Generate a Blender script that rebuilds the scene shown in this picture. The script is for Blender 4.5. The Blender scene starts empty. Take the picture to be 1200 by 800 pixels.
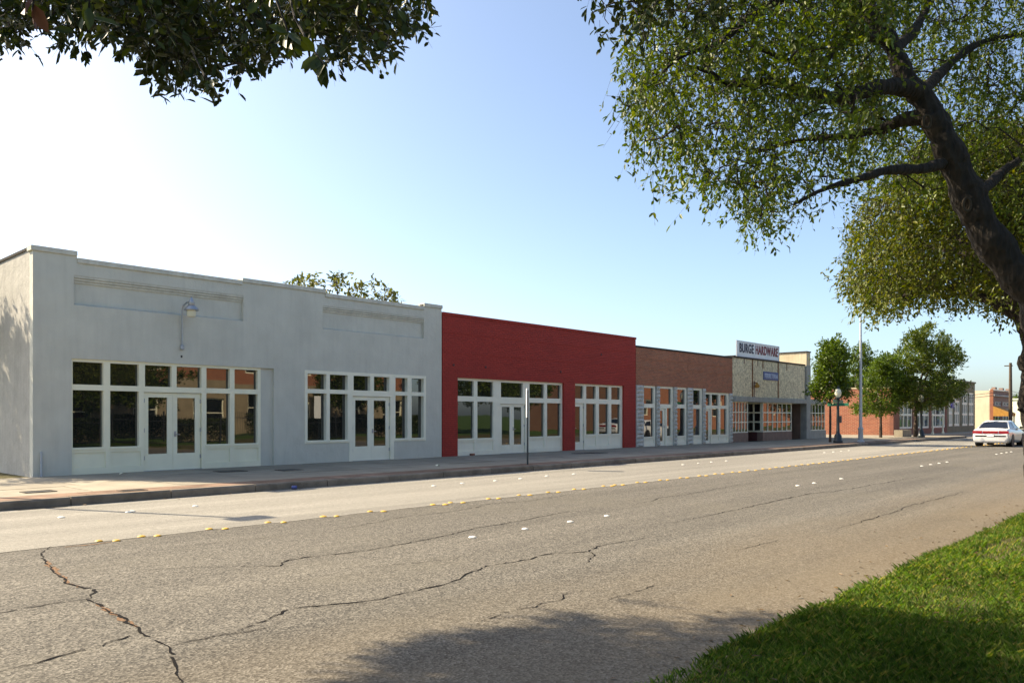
import bpy, bmesh, math, random
import numpy as np
from mathutils import Vector, Matrix, noise as mnoise
R = math.radians
random.seed(7)
rng = np.random.default_rng(11)
scn = bpy.context.scene
COL = scn.collection

# ------------------------------------------------------------------ camera, sky, sun, exposure
F = 924.0; HZ = 489.0; YAW = R(47.4); EYE = 1.6          # pixels of the 1200 px wide photograph
cam_d = bpy.data.cameras.new("camera"); cam = bpy.data.objects.new("camera", cam_d); COL.objects.link(cam)
cam.location = (0, 0, EYE); cam.rotation_euler = (R(90), 0, -YAW)
cam_d.sensor_width = 36; cam_d.lens = F / 1200 * 36; cam_d.shift_y = (HZ - 400) / 1200
cam_d.clip_start = 0.05; cam_d.clip_end = 4000
scn.camera = cam

SUN_AZ = R(-23.6); SUN_EL = R(39.5)                       # azimuth from +Y towards +X
TO_SUN = Vector((math.sin(SUN_AZ) * math.cos(SUN_EL), math.cos(SUN_AZ) * math.cos(SUN_EL), math.sin(SUN_EL)))
world = bpy.data.worlds.new("World"); scn.world = world; world.use_nodes = True
wn = world.node_tree.nodes; wn.clear()
sky = wn.new("ShaderNodeTexSky"); sky.sky_type = 'NISHITA'; sky.sun_disc = False
sky.sun_elevation = SUN_EL; sky.sun_rotation = SUN_AZ
sky.air_density = 0.75; sky.dust_density = 2.1; sky.ozone_density = 7.0; sky.altitude = 100
wbg = wn.new("ShaderNodeBackground"); wbg.inputs[1].default_value = 0.092
wout = wn.new("ShaderNodeOutputWorld")
world.node_tree.links.new(sky.outputs[0], wbg.inputs[0]); world.node_tree.links.new(wbg.outputs[0], wout.inputs[0])
sun_d = bpy.data.lights.new("sun", 'SUN'); sun_d.energy = 2.5; sun_d.angle = R(0.53); sun_d.color = (1.0, 0.975, 0.95)
sun = bpy.data.objects.new("sun", sun_d); COL.objects.link(sun)
sun.rotation_euler = (-TO_SUN).to_track_quat('-Z', 'Y').to_euler(); sun.location = (0, 0, 30)
vs = scn.view_settings; vs.view_transform = 'Standard'; vs.look = 'None'; vs.gamma = 1; vs.exposure = 2.02
vs.use_white_balance = True; vs.white_balance_temperature = 9000; vs.white_balance_tint = 8
scn.cycles.use_denoising = True
scn.cycles.max_bounces = 6; scn.cycles.diffuse_bounces = 3; scn.cycles.glossy_bounces = 3
scn.cycles.transparent_max_bounces = 6; scn.cycles.transmission_bounces = 2

# ------------------------------------------------------------------ photo pixel -> place
FW = Vector((math.sin(YAW), math.cos(YAW), 0)); RT = Vector((math.cos(YAW), -math.sin(YAW), 0))
def at(px, py, Z):
    return Vector((0, 0, EYE)) + FW * Z + RT * ((px - 600) / F * Z) + Vector((0, 0, (HZ - py) / F * Z))
def ground(px, py, z=0.0):
    Z = F * (EYE - z) / (py - HZ); p = at(px, py, Z); p.z = z; return p
FY = 21.6                                                  # street wall of the shop row
def fx(px, y=FY): return y * math.tan(math.atan((px - 600) / F) + YAW)
def fz(px, py, y=FY):
    Z = fx(px, y) * FW.x + y * FW.y; return EYE + (HZ - py) * Z / F
def proj(P):
    P = np.asarray(P, float); Z = P[..., 0] * FW.x + P[..., 1] * FW.y; X = P[..., 0] * RT.x + P[..., 1] * RT.y
    Zs = np.where(Z > 0.05, Z, 0.05)
    return 600 + F * X / Zs, HZ - F * (P[..., 2] - EYE) / Zs, Z
def in_poly(x, y, poly):
    x = np.asarray(x, float); y = np.asarray(y, float); ins = np.zeros(x.shape, bool); n = len(poly)
    for i in range(n):
        x1, y1 = poly[i]; x2, y2 = poly[(i + 1) % n]
        if y1 == y2: continue
        c = ((y1 > y) != (y2 > y)) & (x < (x2 - x1) * (y - y1) / (y2 - y1) + x1)
        ins ^= c
    return ins
KY = 15.6; SW = 0.15; YL = 10.85; WL = 7.5; WL2 = 13.8; VY = 2.47

# ------------------------------------------------------------------ materials
def new_mat(name):
    m = bpy.data.materials.new(name); m.use_nodes = True; nt = m.node_tree
    for n in list(nt.nodes): nt.nodes.remove(n)
    out = nt.nodes.new("ShaderNodeOutputMaterial"); b = nt.nodes.new("ShaderNodeBsdfPrincipled")
    nt.links.new(b.outputs[0], out.inputs[0])
    return m, nt, b, out
def N(nt, t, **kw):
    n = nt.nodes.new(t)
    for k, v in kw.items(): setattr(n, k, v)
    return n
def pos_node(nt): return N(nt, "ShaderNodeNewGeometry").outputs["Position"]
def mapping(nt, vec, scale=(1, 1, 1), rot=(0, 0, 0)):
    m = N(nt, "ShaderNodeMapping"); m.inputs["Scale"].default_value = scale; m.inputs["Rotation"].default_value = rot
    nt.links.new(vec, m.inputs["Vector"]); return m.outputs[0]
def noise(nt, vec, scale, detail=4, rough=0.55):
    n = N(nt, "ShaderNodeTexNoise"); n.inputs["Scale"].default_value = scale; n.inputs["Detail"].default_value = detail
    n.inputs["Roughness"].default_value = rough; nt.links.new(vec, n.inputs["Vector"]); return n.outputs["Fac"]
def ramp(nt, fac, stops):
    r = N(nt, "ShaderNodeValToRGB"); e = r.color_ramp.elements
    while len(e) < len(stops): e.new(0.5)
    for el, (p, c) in zip(e, stops):
        el.position = p; el.color = (*c, 1) if len(c) == 3 else c
    nt.links.new(fac, r.inputs[0]); return r.outputs[0]
def mixc(nt, fac, a, b, mode='MIX'):
    m = N(nt, "ShaderNodeMix", data_type='RGBA', blend_type=mode)
    for sock, v in ((m.inputs[0], fac), (m.inputs[6], a), (m.inputs[7], b)):
        if hasattr(v, "is_linked"): nt.links.new(v, sock)
        elif isinstance(v, (int, float)): sock.default_value = v
        else: sock.default_value = (*v, 1)
    return m.outputs[2]
def bump(nt, b, h, strength=0.3, dist=0.01):
    n = N(nt, "ShaderNodeBump"); n.inputs["Strength"].default_value = strength; n.inputs["Distance"].default_value = dist
    nt.links.new(h, n.inputs["Height"]); nt.links.new(n.outputs[0], b.inputs["Normal"])
def g3(c, k): return tuple(min(1, x * k) for x in c)
def plain(name, col, rough=0.6, var=0.12, scale=3.0, bs=40, bstr=0.15, bd=0.004, metal=0.0, streak=0.0, tone=0.0, wave=0.0):
    m, nt, b, _ = new_mat(name); p = pos_node(nt)
    c = ramp(nt, noise(nt, p, scale, 5), [(0.3, g3(col, 1 - var)), (0.7, g3(col, 1 + var))])
    if streak:
        s = noise(nt, mapping(nt, p, (3.5, 3.5, 0.35)), 2.2, 5, 0.65)
        c = mixc(nt, ramp(nt, s, [(0.45, (0, 0, 0)), (0.75, (streak,) * 3)]), c, g3(col, 0.45), 'MIX')
    if tone:
        oi = N(nt, "ShaderNodeObjectInfo"); c = mixc(nt, 1.0, c, ramp(nt, oi.outputs["Random"], [(0, (1 - tone,) * 3), (1, (1 + tone,) * 3)]), 'MULTIPLY')
        st = noise(nt, mapping(nt, p, (1, 1, 1)), 3.1, 6, 0.7); c = mixc(nt, ramp(nt, st, [(0.56, (0, 0, 0)), (0.72, (.55,) * 3)]), c, g3(col, .5))
    nt.links.new(c, b.inputs["Base Color"]); b.inputs["Roughness"].default_value = rough; b.inputs["Metallic"].default_value = metal
    if rough >= .9: b.inputs['Specular IOR Level'].default_value = .12
    if bstr:
        h = noise(nt, p, bs, 3)
        if wave:
            ad = N(nt, "ShaderNodeMath", operation='MULTIPLY_ADD'); nt.links.new(noise(nt, p, 3.0, 3), ad.inputs[0]); ad.inputs[1].default_value = wave; nt.links.new(h, ad.inputs[2]); h = ad.outputs[0]
        bump(nt, b, h, bstr, bd)
    return m
def brick_mat(name, c1, c2, mortar, bw=0.215, bh=0.075, ms=0.012, axis='x', bstr=0.5, dirty=0.25, patch=None):
    m, nt, b, _ = new_mat(name); p = pos_node(nt)
    rot = (R(90), 0, 0) if axis == 'x' else (R(90), 0, R(90))
    sx = N(nt, "ShaderNodeSeparateXYZ"); nt.links.new(p, sx.inputs[0])
    cx = N(nt, "ShaderNodeCombineXYZ"); nt.links.new(sx.outputs[0 if axis == 'x' else 1], cx.inputs[0]); nt.links.new(sx.outputs[2], cx.inputs[1])
    t = N(nt, "ShaderNodeTexBrick"); t.inputs["Scale"].default_value = 1; t.inputs["Brick Width"].default_value = bw
    t.inputs["Row Height"].default_value = bh; t.inputs["Mortar Size"].default_value = ms; t.inputs["Mortar Smooth"].default_value = 0.3
    t.inputs["Color1"].default_value = (*c1, 1); t.inputs["Color2"].default_value = (*c2, 1); t.inputs["Mortar"].default_value = (*mortar, 1)
    t.inputs["Bias"].default_value = 0.0
    nt.links.new(cx.outputs[0], t.inputs["Vector"])
    c = t.outputs["Color"]
    n1 = noise(nt, p, 0.9, 6, 0.65)
    c = mixc(nt, ramp(nt, n1, [(0.4, (0, 0, 0)), (0.72, (dirty,) * 3)]), c, g3(c1, 0.35))
    n2 = noise(nt, p, 14, 3)
    c = mixc(nt, 0.55, c, ramp(nt, n2, [(0.3, (0.72,) * 3), (0.7, (1.2,) * 3)]), 'MULTIPLY')
    if patch:
        n3 = noise(nt, mapping(nt, p, (0.5, 1, 3.0)), 1.3, 6, 0.7)
        c = mixc(nt, ramp(nt, n3, [(0.55, (0, 0, 0)), (0.75, (0.5,) * 3)]), c, patch)
    nt.links.new(c, b.inputs["Base Color"]); b.inputs["Roughness"].default_value = 0.8
    mm = N(nt, "ShaderNodeMath", operation='MULTIPLY_ADD'); nt.links.new(t.outputs["Fac"], mm.inputs[0]); mm.inputs[1].default_value = -1.0
    nt.links.new(n2, mm.inputs[2])
    bump(nt, b, mm.outputs[0], bstr, 0.008)
    return m
def leaf_mat(name, cols, trans=0.4, tcol=(0.25, 0.35, 0.04), gloss=0.35):
    m, nt, b, out = new_mat(name); g = N(nt, "ShaderNodeNewGeometry")
    n = len(cols); c = ramp(nt, g.outputs["Random Per Island"], [(i / max(1, n - 1), cc) for i, cc in enumerate(cols)])
    big = noise(nt, g.outputs["Position"], 0.9, 3)
    c = mixc(nt, 1.0, c, ramp(nt, big, [(0.3, (0.75,) * 3), (0.7, (1.25,) * 3)]), 'MULTIPLY')
    nt.links.new(c, b.inputs["Base Color"]); b.inputs["Roughness"].default_value = 0.45; b.inputs["Specular IOR Level"].default_value = gloss
    t = N(nt, "ShaderNodeBsdfTranslucent")
    nt.links.new(mixc(nt, 1.0, c, g3(tcol, 8), 'MULTIPLY'), t.inputs[0])
    mx = N(nt, "ShaderNodeMixShader"); mx.inputs[0].default_value = trans
    nt.links.new(b.outputs[0], mx.inputs[1]); nt.links.new(t.outputs[0], mx.inputs[2]); nt.links.new(mx.outputs[0], out.inputs[0])
    return m
def bark_mat(name, col):
    m, nt, b, _ = new_mat(name); p = pos_node(nt)
    v = N(nt, "ShaderNodeTexVoronoi"); v.inputs["Scale"].default_value = 22; nt.links.new(mapping(nt, p, (1, 1, 0.35)), v.inputs["Vector"])
    n = noise(nt, mapping(nt, p, (1, 1, 0.4)), 9, 6, 0.7)
    mu = N(nt, "ShaderNodeMath", operation='MULTIPLY'); nt.links.new(v.outputs["Distance"], mu.inputs[0]); nt.links.new(n, mu.inputs[1])
    nt.links.new(ramp(nt, mu.outputs[0], [(0.05, g3(col, 0.4)), (0.3, col), (0.5, g3(col, 1.5))]), b.inputs["Base Color"])
    b.inputs["Roughness"].default_value = 0.95; bump(nt, b, mu.outputs[0], 1.0, 0.05)
    return m
def glass_mat(name, ior=1.9, base=(0.010, 0.012, 0.012)):
    m, nt, b, _ = new_mat(name); b.inputs["Base Color"].default_value = (*base, 1); b.inputs["Roughness"].default_value = 0.015
    b.inputs["IOR"].default_value = ior; bump(nt, b, noise(nt, pos_node(nt), 1.1, 1), 0.06, 0.02); return m
def flat(name, col, rough=0.5, metal=0.0):
    m, nt, b, _ = new_mat(name); b.inputs["Base Color"].default_value = (*col, 1); b.inputs["Roughness"].default_value = rough
    b.inputs["Metallic"].default_value = metal; return m

def asphalt_mat(name, base, speck, dirt, gutter):
    m, nt, b, _ = new_mat(name); p = pos_node(nt)
    v = N(nt, "ShaderNodeTexVoronoi"); v.inputs["Scale"].default_value = 62; nt.links.new(p, v.inputs["Vector"])
    stone = ramp(nt, v.outputs["Color"], [(0.0, g3(base, 1 - speck)), (0.55, base), (1.0, g3(base, 1 + speck * 1.3))])
    fine = noise(nt, p, 160, 2)
    c = mixc(nt, 0.8, stone, ramp(nt, fine, [(0.3, (0.7,) * 3), (0.7, (1.25,) * 3)]), 'MULTIPLY')
    mid = noise(nt, p, 11, 4, 0.7)
    c = mixc(nt, 0.8, c, ramp(nt, mid, [(0.3, (0.82,) * 3), (0.7, (1.14,) * 3)]), 'MULTIPLY')
    lanes = noise(nt, mapping(nt, p, (0.06, 1.1, 1)), 1.0, 5, 0.6)      # wheel tracks worn along the street
    c = mixc(nt, 1.0, c, ramp(nt, lanes, [(0.32, (0.74,) * 3), (0.68, (1.15,) * 3)]), 'MULTIPLY')
    oil = noise(nt, mapping(nt, p, (0.5, 1.2, 1)), 1.7, 6, 0.75); c = mixc(nt, ramp(nt, oil, [(0.60, (0, 0, 0)), (0.74, (.5,) * 3)]), c, g3(base, .5))
    blot = noise(nt, mapping(nt, p, (0.35, 0.6, 1)), 0.8, 6, 0.65)
    c = mixc(nt, ramp(nt, blot, [(0.5, (0, 0, 0)), (0.72, (0.4,) * 3)]), c, dirt)
    if gutter:                                                           # sandy wash along the verge side
        s = N(nt, "ShaderNodeSeparateXYZ"); nt.links.new(p, s.inputs[0])
        w = N(nt, "ShaderNodeMath", operation='MULTIPLY_ADD'); nt.links.new(noise(nt, mapping(nt, p, (0.25, 0.8, 1)), 1.0, 5, 0.6), w.inputs[0])
        w.inputs[1].default_value = 3.2; nt.links.new(s.outputs[1], w.inputs[2])
        c = mixc(nt, ramp(nt, N_map(nt, w.outputs[0], 3.4, 7.0), [(0.0, (0.62,) * 3), (1.0, (0, 0, 0))]), c, gutter)
    nt.links.new(c, b.inputs["Base Color"]); b.inputs["Roughness"].default_value = 0.9; b.inputs["Specular IOR Level"].default_value = 0.25
    bump(nt, b, v.outputs["Distance"], 0.5, 0.006)
    return m
def N_map(nt, v, a, b_):
    n = N(nt, "ShaderNodeMapRange"); n.inputs[1].default_value = a; n.inputs[2].default_value = b_; nt.links.new(v, n.inputs[0]); return n.outputs[0]

M = {}
M['asphalt'] = asphalt_mat('asphalt', (0.128, 0.116, 0.096), 0.8, (0.155, 0.138, 0.105), (0.185, 0.137, 0.082))
M['pale_lane'] = asphalt_mat('pale_lane', (0.255, 0.238, 0.203), 0.25, (0.225, 0.208, 0.175), None)
M['crack'] = plain('crack', (0.006, 0.005, 0.005), 1.0, 0.4, 9)
M['crack_sand'] = plain('crack_sand', (0.19, 0.115, 0.07), 1.0, 0.4, 30)
M['concrete'] = plain('concrete', (0.285, 0.245, 0.182), 0.85, 0.16, 1.6, 70, 0.3, 0.004, tone=0.13)
M['concrete_red'] = plain('concrete_red', (0.22, 0.145, 0.105), 0.9, 0.3, 2.2, 70, 0.3, 0.004, tone=0.2)
M['kerb'] = plain('kerb', (0.22, 0.185, 0.145), 0.9, 0.28, 2.5, 50, 0.5, 0.006, tone=0.16)
M['joint'] = plain('joint', (0.10, 0.085, 0.07), 1.0, 0.3, 8)
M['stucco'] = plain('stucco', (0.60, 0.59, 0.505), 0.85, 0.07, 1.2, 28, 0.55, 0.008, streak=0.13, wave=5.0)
M['stucco_sun_side'] = plain('stucco_sun_side', (0.41, 0.39, 0.345), 0.85, 0.12, 1.6, 22, 0.6, 0.008, streak=0.3, wave=5.0)  # same grey paint as the front, colour darkened to offset sun on the side wall
M['stucco_coping'] = plain('stucco_coping', (0.60, 0.585, 0.495), 0.85, 0.12, 2.5, 30, 0.5, 0.006, streak=0.35)
M['white'] = plain('white', (0.89, 0.85, 0.64), 0.55, 0.05, 2.0, 60, 0.08, 0.002)
M['white2'] = plain('white2', (0.88, 0.85, 0.68), 0.55, 0.05, 2.0, 60, 0.08, 0.002)
M['red'] = brick_mat('red', (0.44, 0.037, 0.023), (0.40, 0.033, 0.020), (0.35, 0.028, 0.017), dirty=0.22, bstr=1.0, patch=(0.40, 0.045, 0.03))
M['oldbrick'] = brick_mat('oldbrick', (0.46, 0.135, 0.062), (0.28, 0.095, 0.05), (0.40, 0.21, 0.125), dirty=0.3, patch=(0.33, 0.20, 0.13))
M['block'] = plain('block', (0.55, 0.54, 0.48), 0.9, 0.2, 8, 18, 1.0, 0.03)
M['stucco_hw'] = plain('stucco_hw', (0.76, 0.61, 0.41), 0.95, 0.42, 9, 16, 0.9, 0.03, streak=0.45)
M['rust'] = plain('rust', (0.20, 0.075, 0.028), 0.9, 0.4, 7)
M['slate_trim'] = plain('slate_trim', (0.33, 0.33, 0.295), 0.7, 0.15, 3, streak=0.3)
M['mauve'] = plain('mauve', (0.24, 0.155, 0.12), 0.8, 0.15, 3, streak=0.25)
M['maroon'] = plain('maroon', (0.10, 0.030, 0.026), 0.7, 0.15, 3)
M['cream'] = plain('cream', (0.60, 0.50, 0.34), 0.9, 0.12, 1.5, 25, 0.4, 0.006, streak=0.4)
M['cream_far'] = plain('cream_far', (0.72, 0.60, 0.42), 0.9, 0.1, 1.0, streak=0.25)
M['tan_base'] = plain('tan_base', (0.30, 0.235, 0.15), 0.9, 0.15, 1.5, streak=0.3)
M['khaki'] = plain('khaki', (0.235, 0.215, 0.145), 0.9, 0.12, 1.5, streak=0.2)
M['tar'] = plain('tar', (0.06, 0.055, 0.05), 0.95, 0.3, 4)
M['glass'] = glass_mat('glass', 2.0)
M['glass_far'] = glass_mat('glass_far', 1.6, (0.05, 0.07, 0.075))
M['steel'] = plain('steel', (0.42, 0.44, 0.46), 0.42, 0.1, 6, metal=0.8)
M['pole_grey'] = plain('pole_grey', (0.46, 0.50, 0.53), 0.5, 0.08, 6, metal=0.2)
M['iron'] = plain('iron', (0.020, 0.022, 0.024), 0.5, 0.2, 6)
M['lamp_green'] = plain('lamp_green', (0.018, 0.028, 0.032), 0.45, 0.2, 6)
M['globe'] = plain('globe', (0.72, 0.68, 0.50), 0.25, 0.04, 6, bstr=0)
M['green_sign'] = plain('green_sign', (0.01, 0.15, 0.08), 0.4, 0.1, 6)
M['yellow'] = plain('yellow', (0.62, 0.36, 0.05), 0.55, 0.25, 12)
M['whitebtn'] = plain('whitebtn', (0.74, 0.72, 0.64), 0.5, 0.15, 12)
M['fieldbrick'] = brick_mat('fieldbrick', (0.33, 0.085, 0.042), (0.23, 0.055, 0.033), (0.38, 0.20, 0.12), axis='y', dirty=0.25, patch=(0.55, 0.20, 0.10), bw=0.33, bh=0.11, ms=0.022)
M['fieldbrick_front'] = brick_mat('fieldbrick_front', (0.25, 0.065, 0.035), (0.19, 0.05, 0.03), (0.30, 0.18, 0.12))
M['orangebrick'] = brick_mat('orangebrick', (0.36, 0.105, 0.04), (0.28, 0.075, 0.035), (0.33, 0.20, 0.13))
M['wood'] = plain('wood', (0.10, 0.075, 0.055), 0.9, 0.2, 6)
M['purple'] = plain('purple', (0.03, 0.025, 0.20), 0.5, 0.1, 6)
M['awning'] = plain('awning', (0.42, 0.20, 0.035), 0.8, 0.15, 4)
M['soil'] = plain('soil', (0.085, 0.075, 0.035), 1.0, 0.4, 5, 40, 0.8, 0.02)
M['lawn'] = plain('lawn', (0.055, 0.095, 0.022), 1.0, 0.35, 0.8, 30, 0.8, 0.03)
M['lot'] = plain('lot', (0.27, 0.235, 0.185), 0.9, 0.15, 0.9, 50, 0.3, 0.005)
M['bark'] = bark_mat('bark', (0.020, 0.014, 0.009))
M['bark_far'] = bark_mat('bark_far', (0.08, 0.055, 0.04))
M['leaf_oak'] = leaf_mat('leaf_oak', [(0.045, 0.08, 0.010), (0.075, 0.122, 0.014), (0.11, 0.165, 0.02), (0.17, 0.20, 0.03)], 0.38, (0.22, 0.24, 0.03))
M['leaf_oak2'] = leaf_mat('leaf_oak2', [(0.055, 0.082, 0.010), (0.09, 0.125, 0.015), (0.14, 0.165, 0.02), (0.19, 0.18, 0.028)], 0.4, (0.22, 0.22, 0.03))
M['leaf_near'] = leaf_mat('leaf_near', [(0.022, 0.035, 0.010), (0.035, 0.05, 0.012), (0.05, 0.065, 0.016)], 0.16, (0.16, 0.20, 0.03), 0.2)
M['leaf_street'] = leaf_mat('leaf_street', [(0.045, 0.085, 0.012), (0.085, 0.14, 0.016), (0.13, 0.19, 0.022)], 0.4, (0.2, 0.26, 0.03))
M['leaf_street2'] = leaf_mat('leaf_street2', [(0.05, 0.085, 0.014), (0.09, 0.135, 0.018), (0.15, 0.18, 0.03)], 0.4, (0.22, 0.24, 0.03))
M['leaf_pale'] = leaf_mat('leaf_pale', [(0.10, 0.125, 0.035), (0.15, 0.16, 0.05), (0.20, 0.18, 0.06)], 0.4, (0.24, 0.22, 0.05))
M['leaf_brown'] = flat('leaf_brown', (0.14, 0.045, 0.022), 0.7)
M['grass'] = leaf_mat('grass', [(0.07, 0.155, 0.032), (0.11, 0.22, 0.045), (0.17, 0.275, 0.06), (0.34, 0.31, 0.14)], 0.42, (0.2, 0.26, 0.03), 0.15)

# ------------------------------------------------------------------ mesh helpers
ROOT = {}
def link(o): COL.objects.link(o); return o
def tag(o, label=None, cat=None, group=None, kind=None):
    if label: o["label"] = label
    if cat: o["category"] = cat
    if group: o["group"] = group
    if kind: o["kind"] = kind
    return o
def thing(name, loc, label, cat, group=None):
    o = link(bpy.data.objects.new(name, None)); o.location = loc; o.empty_display_size = 0.3
    ROOT[o] = Vector(loc); return tag(o, label, cat, group)
def wrap(name, me, parent=None):
    o = link(bpy.data.objects.new(name, me))
    if parent is not None: o.parent = parent; ROOT[o] = ROOT.get(parent, Vector((0, 0, 0)))
    else: ROOT[o] = Vector((0, 0, 0))
    return o
def mesh_np(name, V, Fa, mat, smooth=False):
    V = np.asarray(V, np.float32); Fa = np.asarray(Fa, np.int32); me = bpy.data.meshes.new(name); n, k = Fa.shape
    me.vertices.add(len(V)); me.vertices.foreach_set("co", V.ravel())
    me.loops.add(n * k); me.loops.foreach_set("vertex_index", Fa.ravel())
    me.polygons.add(n); me.polygons.foreach_set("loop_start", np.arange(0, n * k, k, dtype=np.int32))
    if smooth: me.polygons.foreach_set("use_smooth", np.ones(n, bool))
    me.update(calc_edges=True); me.materials.append(mat); return me
class MB:
    def __init__(s): s.v = []; s.f = []
    def quad(s, *p):
        i = len(s.v); s.v += [tuple(q) for q in p]; s.f.append(tuple(range(i, i + len(p)))); return s
    def box(s, x0, x1, y0, y1, z0, z1):
        i = len(s.v); s.v += [(x, y, z) for z in (z0, z1) for y in (y0, y1) for x in (x0, x1)]
        s.f += [tuple(i + k for k in q) for q in ((0, 2, 3, 1), (4, 5, 7, 6), (0, 1, 5, 4), (2, 6, 7, 3), (0, 4, 6, 2), (1, 3, 7, 5))]; return s
    def tube(s, pts, rad, n=8, cap=True):
        pts = [Vector(p) for p in pts]; rad = rad if isinstance(rad, (list, tuple)) else [rad] * len(pts); i0 = len(s.v)
        up = Vector((0, 0, 1)); prev = None
        for k, p in enumerate(pts):
            d = (pts[min(k + 1, len(pts) - 1)] - pts[max(k - 1, 0)]).normalized()
            a = prev if prev is not None else (Vector((1, 0, 0)) if abs(d.z) > 0.9 else up)
            a = (a - d * a.dot(d)).normalized(); b = d.cross(a); prev = a
            for j in range(n):
                t = 2 * math.pi * j / n; s.v.append(tuple(p + (a * math.cos(t) + b * math.sin(t)) * rad[k]))
        for k in range(len(pts) - 1):
            for j in range(n):
                a_, b_ = i0 + k * n + j, i0 + k * n + (j + 1) % n; s.f.append((a_, b_, b_ + n, a_ + n))
        if cap:
            s.f.append(tuple(i0 + j for j in reversed(range(n)))); s.f.append(tuple(i0 + (len(pts) - 1) * n + j for j in range(n)))
        return s
    def lathe(s, c, prof, n=14):
        c = Vector(c); return s.tube([c + Vector((0, 0, z)) for r, z in prof], [max(r, 0.001) for r, z in prof], n)
    def loft(s, rings, closed=True, cap=True):
        i0 = len(s.v); n = len(rings[0])
        for r in rings: s.v += [tuple(p) for p in r]
        for k in range(len(rings) - 1):
            for j in range(n if closed else n - 1):
                a_, b_ = i0 + k * n + j, i0 + k * n + (j + 1) % n; s.f.append((a_, b_, b_ + n, a_ + n))
        if cap: s.f.append(tuple(i0 + j for j in reversed(range(n)))); s.f.append(tuple(i0 + (len(rings) - 1) * n + j for j in range(n)))
        return s
    def holed(s, u0, u1, w0, w1, holes, f, t):
        us = sorted({u0, u1, *[min(max(h[k], u0), u1) for h in holes for k in (0, 1)]}); ws = sorted({w0, w1, *[min(max(h[k], w0), w1) for h in holes for k in (2, 3)]})
        nu, nw = len(us) - 1, len(ws) - 1
        def solid(i, j):
            if i < 0 or j < 0 or i >= nu or j >= nw: return False
            cu, cw = (us[i] + us[i + 1]) / 2, (ws[j] + ws[j + 1]) / 2
            return not any(h[0] < cu < h[1] and h[2] < cw < h[3] for h in holes)
        for i in range(nu):
            for j in range(nw):
                if not solid(i, j): continue
                a, b, c, d = us[i], us[i + 1], ws[j], ws[j + 1]
                s.quad(f(a, c, 0), f(b, c, 0), f(b, d, 0), f(a, d, 0)); s.quad(f(b, c, t), f(a, c, t), f(a, d, t), f(b, d, t))
                if not solid(i - 1, j): s.quad(f(a, c, t), f(a, c, 0), f(a, d, 0), f(a, d, t))
                if not solid(i + 1, j): s.quad(f(b, c, 0), f(b, c, t), f(b, d, t), f(b, d, 0))
                if not solid(i, j - 1): s.quad(f(a, c, t), f(b, c, t), f(b, c, 0), f(a, c, 0))
                if not solid(i, j + 1): s.quad(f(a, d, 0), f(b, d, 0), f(b, d, t), f(a, d, t))
        return s
    def mesh(s, name, mat, off=Vector((0, 0, 0)), smooth=False, weld=True):
        me = bpy.data.meshes.new(name); me.from_pydata([(x - off.x, y - off.y, z - off.z) for x, y, z in s.v], [], s.f); me.materials.append(mat)
        if weld:
            bm = bmesh.new(); bm.from_mesh(me); bmesh.ops.remove_doubles(bm, verts=bm.verts, dist=1e-5); bmesh.ops.recalc_face_normals(bm, faces=bm.faces); bm.to_mesh(me); bm.free()
        if smooth:
            me.polygons.foreach_set("use_smooth", [True] * len(me.polygons))
            if hasattr(me, "set_sharp_from_angle"): me.set_sharp_from_angle(angle=R(38))
        return me
    def build(s, name, mat, parent=None, smooth=False, bevel=0):
        o = wrap(name, None or s.mesh(name, mat, ROOT.get(parent, Vector((0, 0, 0))), smooth), parent)
        if bevel:
            b = o.modifiers.new("bevel", 'BEVEL'); b.width = bevel; b.segments = 2; b.limit_method = 'ANGLE'
        return o
def piece(name, mesh, parent, loc, scale=(1, 1, 1), rot=(0, 0, 0)):
    """one of many alike pieces that share mesh data; loc is a world place"""
    o = link(bpy.data.objects.new(name, mesh)); o.parent = parent; r = ROOT.get(parent, Vector((0, 0, 0))); ROOT[o] = r
    o.location = Vector(loc) - r; o.scale = scale; o.rotation_euler = rot; return o
UNITPANE = MB().box(-0.5, 0.5, -0.006, 0.006, -0.5, 0.5).mesh('pane', M['glass'])
FARPANE = MB().box(-0.5, 0.5, -0.006, 0.006, -0.5, 0.5).mesh('pane', M['glass_far'])
def pane(parent, x0, x1, z0, z1, y, mesh=None, rotz=0.0):
    w, h = x1 - x0 + 0.012, z1 - z0 + 0.012
    o = piece('pane', mesh or UNITPANE, parent, ((x0 + x1) / 2, y, (z0 + z1) / 2), (w, 1, h), (R(random.uniform(-.25, .25)), 0, rotz + R(random.uniform(-.35, .35))))
    return o
FX = lambda y: (lambda u, w, d: (u, y + d, w))          # wall facing the street (-y)
FS = lambda x: (lambda u, w, d: (x + d, u, w))          # wall facing -x
# ================================================================== SETTING
def structure(name, mb, mat, parent=None, **k):
    o = mb.build(name, mat, parent, **k)
    if parent is None: tag(o, kind='structure')
    return o
structure('ground', MB().quad((-900, -1500, -0.06), (2600, -1500, -0.06), (2600, 1500, -0.06), (-900, 1500, -0.06)), M['lawn'])
road = structure('road', MB().quad((-120, VY - 0.1, 0), (900, VY - 0.1, 0), (900, YL, 0), (-120, YL, 0)), M['asphalt'])
lane = structure('road', MB().quad((-120, YL, 0), (900, YL, 0), (900, KY + 0.05, 0), (-120, KY + 0.05, 0)), M['pale_lane'])
structure('side_street', MB().quad((97, KY + 0.05, 0), (108, KY + 0.05, 0), (108, 160, 0), (97, 160, 0)), M['pale_lane'])
structure('parking_bay', MB().quad((70.3, KY + 0.05, 0.004), (97, KY + 0.05, 0.004), (97, 18.2, 0.004), (70.3, 18.2, 0.004)), M['lot'])
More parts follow.
